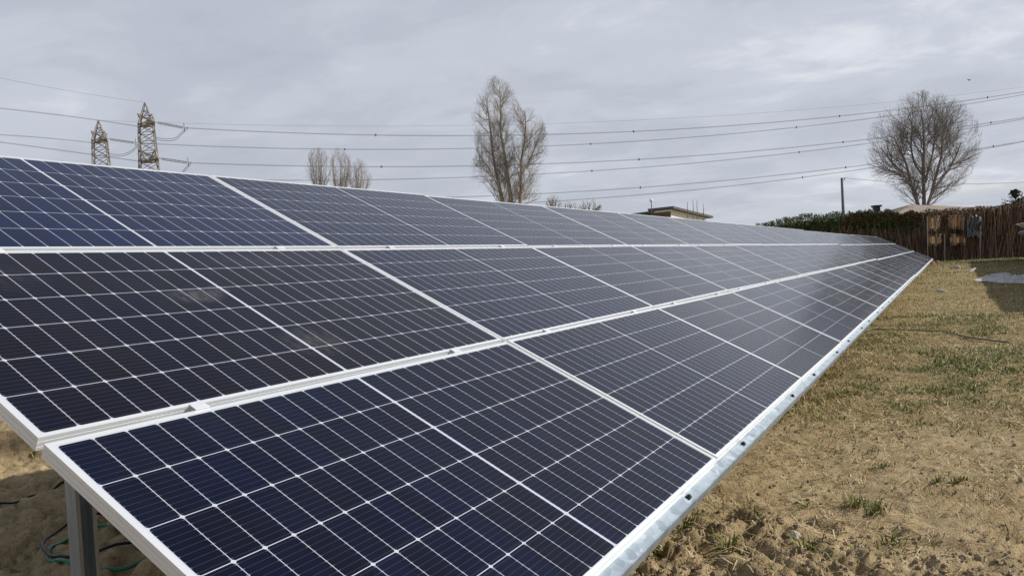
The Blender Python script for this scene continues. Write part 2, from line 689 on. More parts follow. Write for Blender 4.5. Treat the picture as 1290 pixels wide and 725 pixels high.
def sheet_mesh(mat):
    a, b = PL/2-LIP-.0004, PW/2-LIP-.0004
    z0, z1 = -.0018, -.0052
    vs_ = [(-a, -b, z0), (a, -b, z0), (a, b, z0), (-a, b, z0), (-a, -b, z1), (a, -b, z1), (a, b, z1), (-a, b, z1)]
    fs = [(0, 1, 2, 3), (7, 6, 5, 4), (0, 4, 5, 1), (1, 5, 6, 2), (2, 6, 7, 3), (3, 7, 4, 0)]
    me = bpy.data.meshes.new('cell_sheet')
    me.from_pydata(vs_, [], fs)
    uv = me.uv_layers.new(name='UVMap')
    for lp in me.loops:
        q = me.vertices[lp.vertex_index].co
        uv.data[lp.index].uv = (q.x+PL/2, q.y+PW/2)
    me.materials.append(mat)
    me.materials.append(M_back)
    for p in me.polygons:
        p.material_index = 0 if p.index == 0 else 1
    return me


ME_FRAME = frame_mesh()
ME_SHEET = sheet_mesh(M_cell)
ME_SHEET_S = sheet_mesh(M_cell_s)
ORD = ['nearest', 'second', 'third', 'fourth', 'fifth', 'sixth', 'seventh', 'eighth', 'ninth', 'tenth', 'eleventh', 'twelfth',
       'thirteenth', 'fourteenth', 'fifteenth', 'sixteenth', 'seventeenth', 'eighteenth', 'nineteenth', 'twentieth',
       'twenty-first', 'twenty-second', 'twenty-third', 'farthest']
ROWN = ['top', 'middle', 'bottom']
REFL_TINT = {(0, 0): .95, (0, 1): .72, (1, 0): .13, (1, 1): .58, (1, 2): .45, (2, 0): .40, (2, 1): .46, (0, 2): .5, (2, 2): .3}  # per-panel tint: reflected sky put into the cell colour, beside own variation
TABLES = [(0, 11, 0.0), (11, 17, -0.020), (17, 24, -0.010)]


def table_dz(i):
    for a, b, dz in TABLES:
        if a <= i < b:
            return dz


def panel_label(row, i):
    r_ = ROWN[row]
    if row == 1 and i == 0:
        return 'dark solar panel with pale dust smudges, nearest one in the middle row'
    if i == 0:
        return 'dark navy solar panel with white frame, nearest one in the %s row' % r_
    if i == NP-1:
        return 'dark solar panel at the far fence end of the %s row' % r_
    tone = 'dark navy' if i < 4 else 'sky reflecting'
    return '%s solar panel, %s from the near end in the %s row' % (tone, ORD[i], r_)


def place_panel(row, i, org, dz, label, group, sheet, wob=0.0022):
    v = (row+0.5)*PW + row*ROWGAP
    c = slope((i+0.5)*PITCH-0.009, v, 0.0, org)
    e = empty('solar_panel', (c[0], c[1]+0.0, c[2]+dz+random.uniform(-.003, .003)), label, 'solar panel', group,
              (TILT+random.uniform(-wob, wob)*0.6, random.uniform(-wob, wob), 0))
    fr = bpy.data.objects.new('frame', ME_FRAME)
    sh = bpy.data.objects.new('cell_sheet', sheet)
    tn = REFL_TINT.get((row, i), random.uniform(.28, .72))
    sh.color = (tn, tn, tn, 1)
    for o in (fr, sh):
        col.objects.link(o)
        o.parent = e
    return e


for row in range(3):
    for i in range(NP):
        place_panel(row, i, (0, 0, ZTOP), table_dz(i), panel_label(row, i), 'solar panels of the long near array',
                    ME_SHEET_S if (row == 1 and i == 0) else ME_SHEET)


def build_rack(i0, i1, dz, org, label, group, first=True, clamps=True):
    s0, s1 = i0*PITCH+0.03, i1*PITCH-0.03
    o0 = (org[0], org[1], org[2]+dz)
    base = (org[0]+s0, org[1]-1.5, gz1(org[0]+s0, org[1]-1.5))
    rk = empty('mounting_rack', base, label, 'mounting rack', group)
    Y_ = np.array((0, -CT, -ST))       # down slope
    N_ = np.array((0, -ST, CT))
    X_ = np.array((1, 0, 0))
    vB = 3*PW+2*ROWGAP
    # front rail: flat flange past the lowest frames, turned down lip with a return
    m = MB(base)
    prof = [(-0.045, -.0365), (0.040, -.0365), (0.0415, -.031), (0.0445, -.031), (0.0465, -.040), (0.0465, -.080), (0.026, -.080), (0.026, -.077),
            (0.0435, -.077), (0.0435, -.0395), (-0.045, -.0395)]
    vs_ = [slope(s0 if k == 0 else s1, vB+a, b, o0) for k in (0, 1) for a, b in prof]
    n = len(prof)
    m.add(vs_, [(k, (k+1) % n, n+(k+1) % n, n+k) for k in range(n)])
    rail = m.build('front_rail', M_galv, rk)
    if clamps:
        for i in range(i0, i1):
            for q in (0.2, 0.8):
                c = MB(base)
                s = (i+q)*PITCH
                c.box(slope(s, vB+0.020, -.0325, o0), (.022, .019, .007), (X_, Y_, N_))
                c.tube([slope(s, vB+0.020, -.029, o0), slope(s, vB+0.020, -.023, o0)], .006, 6)
                c.build('clip', M_black, rail)
    # purlins under the two gaps between rows and under the top edge
    for gi, vc in enumerate((PW+ROWGAP/2, 2*PW+1.5*ROWGAP, 0.20)):
        m = MB(base)
        m.box(slope((s0+s1)/2+.13, vc, -.0665, o0), (s1-s0-.26, .07, .060), (X_, Y_, N_))
        pu_ = m.build('purlin', M_galv_d if gi == 2 else M_galv, rk)
        if gi < 2 and clamps:
            for i in range(i0, i1):
                for q in (0.2, 0.8):
                    s = (i+q)*PITCH
                    c = MB(base)
                    c.box(slope(s, vc, .0020, o0), (.046, ROWGAP+.006, .0024), (X_, Y_, N_))
                    c.build('clamp', M_clamp, pu_)
    # posts and rafters
    npst = max(2, int(round((s1-s0)/2.9))+1)
    for k in range(npst):
        s = s0+0.29+(s1-s0-0.7)*k/(npst-1)
        m = MB(base)
        m.box(slope(s, (0.12+vB-0.05)/2, -.098-.045, o0), (.05, vB-0.2, .085), (X_, Y_, N_))
        m.build('rafter', M_galv_d, rk)
        top = slope(s, 1.5/CT, -.19, o0)
        zb = gz1(org[0]+s, org[1]-1.5)-0.15
        x, y = top[0]+.047, top[1]
        # C section: web and two flanges with lips
        m = MB(base)
        t_ = .005
        zt = top[2]+0.085
        pr = [(0, -.03), (.050, -.03), (.050, -.018), (.046, -.018), (.046, -.026), (.004, -.026), (.004, .026), (.046, .026), (.046, .018), (.050, .018), (.050, .03), (0, .03)]
        # opening turned towards the low side
        pts = [(x+b, y-a) for a, b in pr]
        vs2 = [(px, py, zb) for px, py in pts]+[(px, py, zt) for px, py in pts]
        n2 = len(pts)
        m.add(vs2, [(j, (j+1) % n2, n2+(j+1) % n2, n2+j) for j in range(n2)]+[tuple(range(n2, 2*n2))])
        m.build('post', M_galv_d, rk)
    return rk


RL = ['galvanised steel rack under the nearest eleven columns of solar panels', 'galvanised steel rack under the middle columns of the solar array',
      'galvanised steel rack under the farthest columns of solar panels by the fence']
for (a, b, dz), lb in zip(TABLES, RL):
    build_rack(a, b, dz, (0, 0, ZTOP), lb, 'racks carrying the solar array')

# neighbouring array: only its far end reaches into the frame, the rest throws the shade at the right
ORG2 = (18.3, -6.98, 2.30)
for row in range(3):
    for i in range(15):
        place_panel(row, i, ORG2, 0.30*i/14-0.30, 'solar panel of the neighbouring array seen from behind at the right edge',
                    'solar panels of the neighbouring array', ME_SHEET)
build_rack(0, 15, -.30, ORG2, 'steel rack on posts carrying the neighbouring array at the right edge', None, clamps=False)


# ------------------------------------------------------------------ grass and litter
def blades(name, xy, hgt, wid, lean, mat, flat=False, lift=0.0):
    n = len(xy)
    z = ground_z(xy[:, 0], xy[:, 1])
    a = rng.uniform(0, 2*math.pi, n)
    d = np.stack([np.cos(a), np.sin(a), 0*a], 1)
    sd = np.stack([-np.sin(a), np.cos(a), 0*a], 1)
    base = np.stack([xy[:, 0], xy[:, 1], z-0.004+lift], 1)
    w = wid[:, None]*sd/2
    h = hgt[:, None]
    l = lean[:, None]
    up = np.array((0, 0, 1.0))
    if flat:
        tip = base+d*h+up*(rng.uniform(-.01, .05, n)[:, None]*h)
        mid = base+d*h*.5+sd*(rng.uniform(-.12, .12, n)[:, None]*h)+up*(rng.uniform(.02, .16, n)[:, None]*h+.006)
        tip[:, 2] = np.maximum(tip[:, 2], ground_z(tip[:, 0], tip[:, 1])+.003)
        mid[:, 2] = np.maximum(mid[:, 2], ground_z(mid[:, 0], mid[:, 1])+.006)
        V = np.stack([base-w, base+w, mid+w, mid-w, tip+w*.7, tip-w*.7], 1).reshape(-1, 3)
        i = np.arange(n)[:, None]*6
        F = np.concatenate([i+np.array([[0, 1, 2, 3]]), i+np.array([[3, 2, 4, 5]])], 0)
    else:
        mid = base+up*h*.55+d*h*l*.35
        tip = base+up*h*(1-.45*l)+d*h*l
        V = np.stack([base-w, base+w, mid+w*.75, mid-w*.75, tip+w*.12, tip-w*.12], 1).reshape(-1, 3)
        i = np.arange(n)[:, None]*6
        F = np.concatenate([i+np.array([[0, 1, 2, 3]]), i+np.array([[3, 2, 4, 5]])], 0)
    return bulk(name, V, F, mat)


M_straw = island_mat('dry_straw', [(0.0, (0.13, 0.08, 0.032)), (0.4, (0.32, 0.23, 0.105)), (0.75, (0.52, 0.41, 0.215)), (1.0, (0.68, 0.58, 0.36))], 0.8)
M_green = island_mat('grass_blade', [(0.0, (0.045, 0.065, 0.010)), (0.5, (0.115, 0.14, 0.024)), (0.85, (0.21, 0.215, 0.05)), (1.0, (0.36, 0.32, 0.11))], 0.6)


def scatter(n, x0, x1, y0, y1, dens):
    xs = rng.uniform(x0, x1, n)
    ys = rng.uniform(y0, y1, n)
    # keep what lies in the wedge in view (with a margin)
    a = np.arctan2(xs-CAM[0], ys-CAM[1])
    k = (a > YAW-R(42)) & (a < YAW+R(44))
    p = np.clip(dens(xs, ys), 0, 1)
    k &= rng.uniform(0, 1, n) < p
    return np.stack([xs[k], ys[k]], 1)


def turf_edge(x, y, a=5.6, b=7.4):
    return sstep(a, b, x+2.4*vnoise(x/1.5, y/1.5, 22)+1.0*vnoise(x/.4, y/.4, 23))


def d_dry(x, y):
    return (0.15+1.0*sstep(-0.1, 0.25, vnoise(x/1.1, y/1.1, 21)+.5*vnoise(x/.35,y/.35,24)))*turf_edge(x, y) + 0.06*(x < 7)


def d_green(x, y):
    base = sstep(-.02, 0.22, .45*vnoise(x/1.3, y/1.3, 31)+0.7*vnoise(x/0.42, y/0.42, 32)+.5*vnoise(x/.17, y/.17, 34))
    band = np.exp(-((x-9.3)/2.4)**2)
    fence = sstep(43, 48, x)
    return base*turf_edge(x, y)*(0.40+0.60*band)+0.9*fence+0.07*(x < 7)*(vnoise(x/0.5, y/0.5, 33) > 0.16)


p = np.vstack([scatter(150000, 2, 15, -9.5, 0.5, d_dry), scatter(150000, 15, 54, -24, 0.5, d_dry)])
n = len(p)
far = p[:, 0]
blades('dry_grass', p, rng.uniform(.02, .075, n)*(1+far/120), rng.uniform(.003, .006, n)*(1+far/18), rng.uniform(.9, 2.0, n), M_straw)['kind'] = 'stuff'
p = np.vstack([scatter(200000, 2, 16, -9.5, 0.5, d_green), scatter(160000, 16, 54, -24, 0.5, d_green)])
n = len(p)
far = p[:, 0]
blades('green_grass', p, rng.uniform(.02, .085, n)*(1+far/120), rng.uniform(.004, .008, n)*(1+far/18), rng.uniform(.6, 1.7, n), M_green)['kind'] = 'stuff'
p = np.vstack([scatter(26000, 1.8, 9, -6.5, -0.5, lambda x, y: 0.2+.7*sstep(-.1, .3, vnoise(x/.8, y/.8, 51))), scatter(50000, 6, 20, -12, 0, lambda x, y: 0.7+0*x), scatter(30000, 20, 50, -22, 0, lambda x, y: 0.6+0*x)])
n = len(p)
blades('straw_litter', p, rng.uniform(.03, .16, n)*rng.uniform(.4, 1.4, n), rng.uniform(.0015, .0050, n)*(1+p[:, 0]/18), rng.uniform(.3, 1., n), M_straw, flat=True, lift=.004)['kind'] = 'stuff'
p = scatter(24000, 1.8, 12, -8, -0.5, lambda x, y: .2+.8*sstep(0, .3, vnoise(x/.6, y/.6, 52)))
n = len(p)
blades('dead_stem_litter', p, rng.uniform(.01, .07, n), rng.uniform(.0015, .0045, n), rng.uniform(.3, 1., n), island_mat('dead_stems', [(0, (.03, .022, .012)), (.6, (.10, .07, .04)), (1, (.16, .12, .07))], .9), flat=True, lift=.003)['kind'] = 'stuff'

# grass behind and left of the array
p = scatter(30000, 0.5, 14, 3.0, 12, lambda x, y: 0.1+0.7*sstep(0, .3, vnoise(x/.9, y/.9, 41))*sstep(3.9, 4.6, y))
n = len(p)
blades('green_grass', p, rng.uniform(.04, .10, n), rng.uniform(.005, .010, n), rng.uniform(.3, 1.2, n), M_green)['kind'] = 'stuff'


# single tufts on the bare soil
def tuft(px, py, size, nb, label, sx=1.0, dry=False):
    c = on_z(px, py, 0.03)
    c[2] = gz1(c[0], c[1])
    m = MB(c)
    rr = random.Random(int(px*7+py))
    for _ in range(nb):
        a = rr.uniform(0, 2*math.pi)
        off = abs(rr.gauss(0, .40))*size
        b = np.array((c[0]+math.cos(a)*off*sx, c[1]+math.sin(a)*off*sx, 0))
        b[2] = gz1(b[0], b[1])-.004
        a2 = a+rr.uniform(-.9, .9)
        d = np.array((math.cos(a2), math.sin(a2), 0))
        sd = np.array((-d[1], d[0], 0))
        h = size*rr.uniform(.35, 1.0)
        l = rr.uniform(.3, 1.3)
        w = rr.uniform(.004, .008)
        mid = b+np.array((0, 0, h*.5))+d*h*l*.35
        tip = b+np.array((0, 0, h*(1-.45*l)))+d*h*l
        m.add([b-sd*w/2, b+sd*w/2, mid+sd*w*.4, mid-sd*w*.4, tip], [(0, 1, 2, 3), (3, 2, 4)])
    o = m.build('grass_tuft', M_straw if dry else M_green)
    o.location = c
    tag(o, label, 'grass tuft', 'grass tufts on the bare soil')


TUFTS = [(1080, 641, .10, 60, 'broad green grass tuft on open bare soil, left half of the big pair', 1.2),
         (1102, 644, .10, 70, 'broad green grass tuft on open bare soil, right half of the big pair', 1.3),
         (1181, 608, .09, 40, 'spiky green grass tuft left of a round dark tuft on the soil', 1.0),
         (1211, 609, .08, 70, 'round dark green grass tuft right of a spiky tuft on the soil', 1.4),
         (1110, 585, .07, 45, 'small flat grass tuft behind the big pair of tufts', 1.3),
         (1120, 678, .08, 50, 'dark grass tuft in front of the big pair of tufts', 1.2),
         (1022, 697, .09, 70, 'low green grass tuft beside a pale stone near the bottom edge', 1.6),
         (865, 672, .12, 70, 'pale green grass tuft close beside the front rail', 1.4),
         (918, 700, .10, 60, 'yellowish green grass tuft at the foot of the churned soil', 1.4),
         (945, 655, .07, 40, 'thin grass tuft halfway between the rail and a pale stone', 1.4),
         (820, 705, .12, 80, 'green grass tuft at the bottom edge under the front rail', 1.2),
         (1010, 640, .06, 30, 'tiny grass tuft left of the big pair of tufts', 1.5)]
for a in TUFTS:
    tuft(*a)


def stone(px, py, size, label, mat, sq=(1.5, 1, .6), name='stone', cat='stone', group='loose stones on the soil', z=0.02):
    c = on_z(px, py, z)
    if c[0] > 20:
        c = on_z(px, py, gz1(c[0], c[1]))
    c[2] = gz1(c[0], c[1])+size*.02
    m = MB(c)
    m.sphere(c, size, 10, 7, sq)
    rr = random.Random(int(px*3+py*5))
    k = [(rr.uniform(-1, 1), rr.uniform(-1, 1), rr.uniform(-1, 1)) for _ in range(4)]
    for i, q in enumerate(m.v):
        q = np.array(q)
        f = 1+sum(.13*math.sin((q@np.array(d))/size*2.3+j) for j, d in enumerate(k))
        m.v[i] = tuple(q*f)
    o = m.build(name, mat)
    o.location = c
    o.rotation_euler = (rr.uniform(-.2, .2), rr.uniform(-.2, .2), rr.uniform(0, 6))
    tag(o, label, cat, group)
    return o


M_stone = varied('pale_stone', (0.30, 0.26, 0.22), (0.50, 0.46, 0.41), 25, 0.9, bump=.4)
M_brick = varied('orange_rubble', (0.32, 0.12, 0.05), (0.45, 0.22, 0.10), 10, 0.9)
stone(1000, 684, .035, 'pale grey stone lying beside a low tuft near the bottom edge', M_stone, (1.8, .8, .7))
stone(1083, 691, .022, 'small cream stone beside bent straw near the bottom edge', M_stone)
stone(1186, 366, .09, 'white stone on the dry grass left of the shaded area', M_stone, (1.8, 1, .5))
stone(1206, 336, .14, 'white stone on the grass in front of the fence post', M_stone, (1.3, 1, .7))
stone(1224, 338, .14, 'long pale stone on the grass left of the shaded area', M_stone, (3.5, .8, .4))
for k, (px, py, s_, lb) in enumerate([(1173, 332, .17, 'orange rubble lump nearest the far corner of the array'),
                                      (1180, 331, .14, 'orange rubble lump right of the far array corner'),
                                      (1177, 334, .12, 'smallest orange rubble lump in front of the far array corner')]):
    stone(px, py, s_, lb, M_brick, (1.3, 1, .7), 'rubble_lump', 'rubble', 'orange rubble by the array end')

# clods of churned soil in the foreground
M_clod = varied('soil_clod', (0.14, 0.105, 0.068), (0.34, 0.268, 0.18), 18, 0.95, bump=.6)
pc = scatter(26000, 1.9, 6.5, -4.8, -1.6, lambda x, y: sstep(3.6, 2.3, x-.12*(y+3.2))*0.5+0.035)
m = MB()
for (x, y) in pc:
    s_ = abs(rng.normal(.0, .0062))+.0028
    z = gz1(x, y)
    b0 = len(m.v)
    m.sphere((x, y, z+s_*.15), s_, 5, 3, tuple(rng.uniform(.6, 1.3, 3)))
    for i in range(b0, len(m.v)):
        m.v[i] = tuple(np.array(m.v[i])+rng.normal(0, s_*.14, 3))
m.build('soil_clods', M_clod)['kind'] = 'stuff'

# ------------------------------------------------------------------ hoses and cables on the ground
M_hose = varied('green_hose', (0.012, 0.10, 0.045), (0.02, 0.16, 0.08), 6, 0.45)
M_cable = varied('black_cable', (0.008, 0.008, 0.009), (0.02, 0.02, 0.02), 6, 0.5)


def smooth_path(pts, n=8):
    pts = np.asarray(pts, float)
    P = np.vstack([2*pts[0]-pts[1], pts, 2*pts[-1]-pts[-2]])
    out = []
    for i in range(1, len(P)-2):
        for t in np.linspace(0, 1, n, endpoint=False):
            a, b, c, d = P[i-1], P[i], P[i+1], P[i+2]
            out.append(.5*((2*b)+(-a+c)*t+(2*a-5*b+4*c-d)*t*t+(-a+3*b-3*c+d)*t**3))
    out.append(P[-2])
    return np.array(out)


def ground_line(name, px, r_, mat, label, cat, zoff=0.0, group=None):
    pts = []
    for (x, y) in px:
        q = on_z(x, y, 0.0)
        for _ in range(4):
            q = on_z(x, y, gz1(q[0], q[1], False))
        pts.append(q)
    pts = smooth_path(pts)
    zf = np.maximum(ground_z(pts[:, 0], pts[:, 1]), ground_z(pts[:, 0], pts[:, 1], False)+.004)
    zf = np.convolve(np.pad(zf, 3, mode='edge'), np.ones(7)/7, 'valid')
    pts[:, 2] = zf+r_*.9+zoff+.006
    m = MB(pts[0])
    m.tube(pts, r_, 7)
    o = m.build(name, mat, None, True)
    o.location = pts[0]
    tag(o, label, cat, group)


ground_line('garden_hose', [(228, 705), (205, 692), (170, 682), (130, 678), (95, 684), (70, 700), (62, 716), (85, 730), (130, 736), (180, 728), (225, 712), (245, 716)], .011, M_hose,
            'coiled green hose on shaded soil behind the near post', 'hose')
ground_line('cable', [(-20, 652), (0, 648), (30, 636), (60, 625), (90, 617), (150, 600)], .008, M_cable, 'black cable crossing the shaded soil left of the near post', 'cable')
ground_line('cable', [(215, 670), (180, 664), (140, 662), (95, 672), (62, 690), (55, 706), (75, 722), (120, 722), (170, 702), (210, 690)], .009, M_cable,
            'black cable looped around the green hose behind the near post', 'cable', .02)
ground_line('garden_hose', [(1088, 419), (1100, 416.5), (1120, 416.5), (1145, 417), (1170, 418), (1190, 418.5), (1207, 422)], .009, M_hose, 'green hose lying across the dry grass beside the array', 'hose')
ground_line('cable', [(1205, 422), (1218, 426), (1235, 428.5), (1255, 431), (1272, 433)], .010, M_cable, 'black cable end on the bare patch beyond the green hose', 'cable')


# ------------------------------------------------------------------ trees
M_bark = varied('grey_bark', (0.14, 0.12, 0.10), (0.32, 0.285, 0.24), 2.5, 0.9, stretch=(3, 3, .6), bump=.5, bdist=.03)
M_bark_w = varied('pale_poplar_bark', (0.20, 0.175, 0.14), (0.50, 0.45, 0.37), 1.6, 0.9, stretch=(3, 3, .5), bump=.4, bdist=.03)
M_twig = varied('bare_twigs', (0.165, 0.14, 0.12), (0.28, 0.24, 0.21), 1.5, 0.9)
M_twig_l = varied('pale_bare_twigs', (0.24, 0.205, 0.17), (0.38, 0.335, 0.28), 1.5, 0.9)


def inside(env, p, k=1.0):
    for (c, r_) in env:
        if (((p-c)/(r_*k))**2).sum() < 1:
            return True
    return False


def grow(root, stems, env, mats, seed, spec, names=('trunk', 'crown')):
    """stems: list of polylines with radii; spec per level: (spacing, length, angle, up, radius)"""
    rr = random.Random(seed)
    tb, cb = MB(root), MB(root)
    todo = []
    for pts, ra in stems:
        pts = smooth_path(pts, 5)
        rad = np.interp(np.linspace(0, 1, len(pts)), np.linspace(0, 1, len(ra)), ra)
        tb.tube(pts, list(rad), 8)
        todo.append((pts, rad, 0))
    while todo:
        pts, rad, lv = todo.pop()
        if lv >= len(spec):
            continue
        sp, ln, ang, up, rmin, start = spec[lv]
        seg = np.linalg.norm(np.diff(pts, axis=0), axis=1)
        tot = seg.sum()
        cum = np.concatenate([[0], np.cumsum(seg)])
        s = tot*start*rr.uniform(.8, 1.2)
        while s < tot:
            i = min(np.searchsorted(cum, s)-1, len(pts)-2)
            i = max(i, 0)
            f = (s-cum[i])/max(seg[i], 1e-6)
            p0 = pts[i]*(1-f)+pts[i+1]*f
            r0 = rad[i]*(1-f)+rad[i+1]*f
            d = pts[i+1]-pts[i]
            d = d/np.linalg.norm(d)
            a = rr.uniform(0, 2*math.pi)
            q = np.cross(d, (math.cos(a), math.sin(a), .3))
            q = q/np.linalg.norm(q)
            th = R(ang)*rr.uniform(.65, 1.35)
            dd = d*math.cos(th)+q*math.sin(th)
            L = ln*rr.uniform(.55, 1.15)*(1-.35*s/tot)
            nst = 5 if lv < 2 else (3 if lv < 3 else 2)
            path = [p0]
            p_ = p0.copy()
            for k in range(nst):
                dd = dd+np.array((rr.gauss(0, .10), rr.gauss(0, .10), up+rr.gauss(0, .07)))
                dd = dd/np.linalg.norm(dd)
                p_ = p_+dd*L/nst
                if k >= 1 and not inside(env, p_):
                    break
                path.append(p_.copy())
            s += sp*rr.uniform(.6, 1.4)
            if len(path) < 3:
                continue
            r1 = max(min(r0*.6, rmin*2.2), rmin)
            ra2 = np.linspace(r1, max(r1*.3, .004), len(path))
            (tb if lv == 0 and names[0] and r1 > .06 else cb).tube(path, list(ra2), 4 if lv < 2 else 3, False)
            todo.append((np.array(path), ra2, lv+1))
    return tb, cb


def make_tree(name, label, cat, root, stems, env, mats, seed, spec, group=None):
    e = empty(name, tuple(root), label, cat, group)
    tb, cb = grow(root, stems, env, mats, seed, spec)
    tb.build('trunk', mats[0], e, True)
    cb.build('crown', mats[1], e, False)
    return e


def pline(px, dep, jit=0.0, seed=0):
    rr = random.Random(seed)
    return [at(x, y, dep+rr.uniform(-jit, jit)) for x, y in px]


def ell(x, y, dep, rx, ry):
    k = dep/FPX
    return (at(x, y, dep), np.array((rx*k, rx*k, ry*k)))


# big round tree behind the hedge
D = 75.0
b = at(1164, 268, D)
root = np.array((b[0], b[1], gz1(b[0], b[1])))
base = [root, at(1164, 275, D)]
st = [([root+np.array((0, -.1, 0)), *pline([(1163, 270), (1156, 256), (1148, 232), (1141, 205), (1132, 186), (1126, 172)], D, .8, 1)], [.20, .17, .15, .13, .10, .06, .03]),
      ([root+np.array((.2, .1, 0)), *pline([(1164, 270), (1164, 245), (1163, 215), (1164, 190), (1163, 160), (1160, 138)], D, .5, 2)], [.22, .20, .17, .15, .11, .07, .03]),
      ([root+np.array((.4, -.2, 0)), *pline([(1167, 270), (1173, 245), (1180, 218), (1186, 195), (1187, 172), (1193, 150)], D, .8, 3)], [.20, .16, .14, .12, .10, .06, .03]),
      (pline([(1173, 246), (1184, 228), (1196, 212), (1206, 192), (1211, 178)], D-1.2, .5, 4), [.13, .11, .09, .06, .03]),
      (pline([(1149, 234), (1134, 215), (1120, 200), (1110, 186)], D-1.0, .5, 5), [.12, .10, .07, .03]),
      (pline([(1163, 222), (1152, 205), (1148, 185), (1149, 160), (1146, 142)], D+1.6, .5, 6), [.12, .10, .08, .06, .03]),
      (pline([(1165, 230), (1172, 205), (1177, 180), (1177, 150)], D+2.0, .5, 7), [.12, .10, .07, .03])]
env = [ell(1161, 186, D, 68, 72), ell(1163, 150, D, 36, 36)]
make_tree('bare_tree', 'big round bare tree with several stems behind the hedge', 'tree', root, st, env, (M_bark, M_twig), 3,
          [(.44, 4.4, 52, .08, .024, .36), (.30, 2.2, 36, .09, .011, .15), (.26, 1.35, 30, .05, .006, .1), (.40, .8, 28, .06, .0042, .3)])

# tall poplar behind the array
D = 78.0
b = at(645, 300, D)
root = np.array((b[0], b[1], gz1(b[0], b[1])))
st = [([root, *pline([(641, 285), (630, 240), (622, 200), (618, 165), (615, 140), (612, 122)], D, .6, 11)], [.26, .23, .19, .15, .11, .06, .03]),
      ([root+np.array((.4, 0, 0)), *pline([(647, 285), (643, 245), (637, 205), (631, 165), (631, 135), (629, 106)], D, .6, 12)], [.26, .24, .21, .17, .12, .07, .03]),
      ([root+np.array((.8, 0, 0)), *pline([(655, 285), (656, 245), (657, 205), (661, 175), (662, 150), (660, 138)], D, .6, 13)], [.24, .21, .18, .14, .10, .06, .03]),
      (pline([(656, 222), (668, 200), (676, 180), (681, 165)], D-1, .5, 14), [.12, .10, .07, .03]),
      (pline([(630, 240), (618, 215), (607, 200), (600, 188)], D-1, .5, 15), [.11, .09, .06, .03])]
env = [ell(626, 160, D, 34, 66), ell(668, 196, D, 27, 64), ell(635, 220, D, 46, 46)]
make_tree('bare_tree', 'tall two lobed bare poplar rising behind the middle of the array', 'tree', root, st, env, (M_bark_w, M_twig_l), 5,
          [(.40, 3.0, 52, .17, .020, .12), (.30, 1.7, 38, .12, .010, .1), (.24, 1.1, 32, .05, .0055, .1), (.26, .75, 30, .05, .0042, .1)])

# three slim pollards, far left
for k, (x0, top, w, yb, sd_, lb) in enumerate([(402, 188, 18, 238, 21, 'leftmost of the three slim bare trees behind the array'),
                                               (427, 187, 17, 242, 22, 'middle one of the three slim bare trees behind the array'),
                                               (453, 202, 17, 243, 23, 'rightmost and shortest of the three slim bare trees behind the array')]):
    D = 80.0+k
    b = at(x0, 300, D)
    root = np.array((b[0], b[1], gz1(b[0], b[1])))
    rr = random.Random(sd_)
    hd = yb-6
    hd += 18
    yb += 20
    st = [([root, *pline([(x0, 290), (x0, hd+8), (x0, hd-3)], D, .2, sd_)], [.15, .12, .11, .08])]
    for j in range(12):
        u_ = rr.uniform(-1, 1)
        st.append((pline([(x0, hd), (x0+u_*w*.45, hd-10-rr.uniform(0, 6)), (x0+u_*w*.75, (hd+top)/2), (x0+u_*w*.88, top+2+6*u_*u_+rr.uniform(0, 10))], D, .8, sd_*40+j), [.034, .028, .02, .008]))
    env = [ell(x0, (top+yb)/2, D, w+1, (yb-top)/2+4)]
    make_tree('slim_bare_tree', lb, 'tree', root, st, env, (M_bark, M_twig_l), sd_, [(.55, 2.2, 22, .16, .008, .05), (.45, 1.3, 26, .1, .005, .1), (.4, .8, 26, .1, .004, .1)], 'slim bare trees behind the array')

# bare shrubs right of the poplar
for k, (x0, top, w, D, lb) in enumerate([(697, 245, 13, 70, 'bare shrub touching the foot of the tall poplar'),
                                         (718, 252, 14, 66, 'low bare shrub between two others right of the poplar'),
                                         (743, 249, 16, 64, 'spreading bare shrub standing right of the other poplar side shrubs')]):
    b = at(x0, 300, D)
    root = np.array((b[0], b[1], gz1(b[0], b[1])))
    rr = random.Random(50+k)
    st = []
    for j in range(9):
        u_ = rr.uniform(-1, 1)
        st.append(([root, *pline([(x0+u_*3, 285), (x0+u_*w*.45, top+18), (x0+u_*w*.9, top+5+5*abs(u_))], D, .6, 500+k*20+j)], [.07, .06, .045, .018]))
    env = [ell(x0, top+20, D, w+2, 22)]
    make_tree('bare_shrub', lb, 'shrub', root, st, env, (M_bark, M_twig_l), 60+k, [(.45, 1.3, 45, .12, .02, .4), (.4, .8, 35, .08, .012, .1)], 'bare shrubs right of the poplar')

# saplings before the house
for k, (x0, top, D, lb) in enumerate([(866, 254, 80, 'leftmost thin bare sapling before the cream house wall'),
                                      (873, 251, 79, 'tallest thin bare sapling before the cream house wall'),
                                      (878, 252, 81, 'bare sapling close right of the tallest one by the house'),
                                      (886, 256, 80, 'rightmost thin bare sapling before the cream house wall')]):
    b = at(x0, 300, D)
    root = np.array((b[0], b[1], gz1(b[0], b[1])))
    st = [([root, *pline([(x0, 290), (x0+.5, 270), (x0-.3, top)], D, .2, k)], [.06, .05, .04, .015])]
    make_tree('sapling', lb, 'sapling', root, st, [ell(x0, top+14, D, 4, 18)], (M_bark, M_twig_l), 70+k, [(.6, .8, 28, .2, .014, .5)], 'thin saplings before the house')


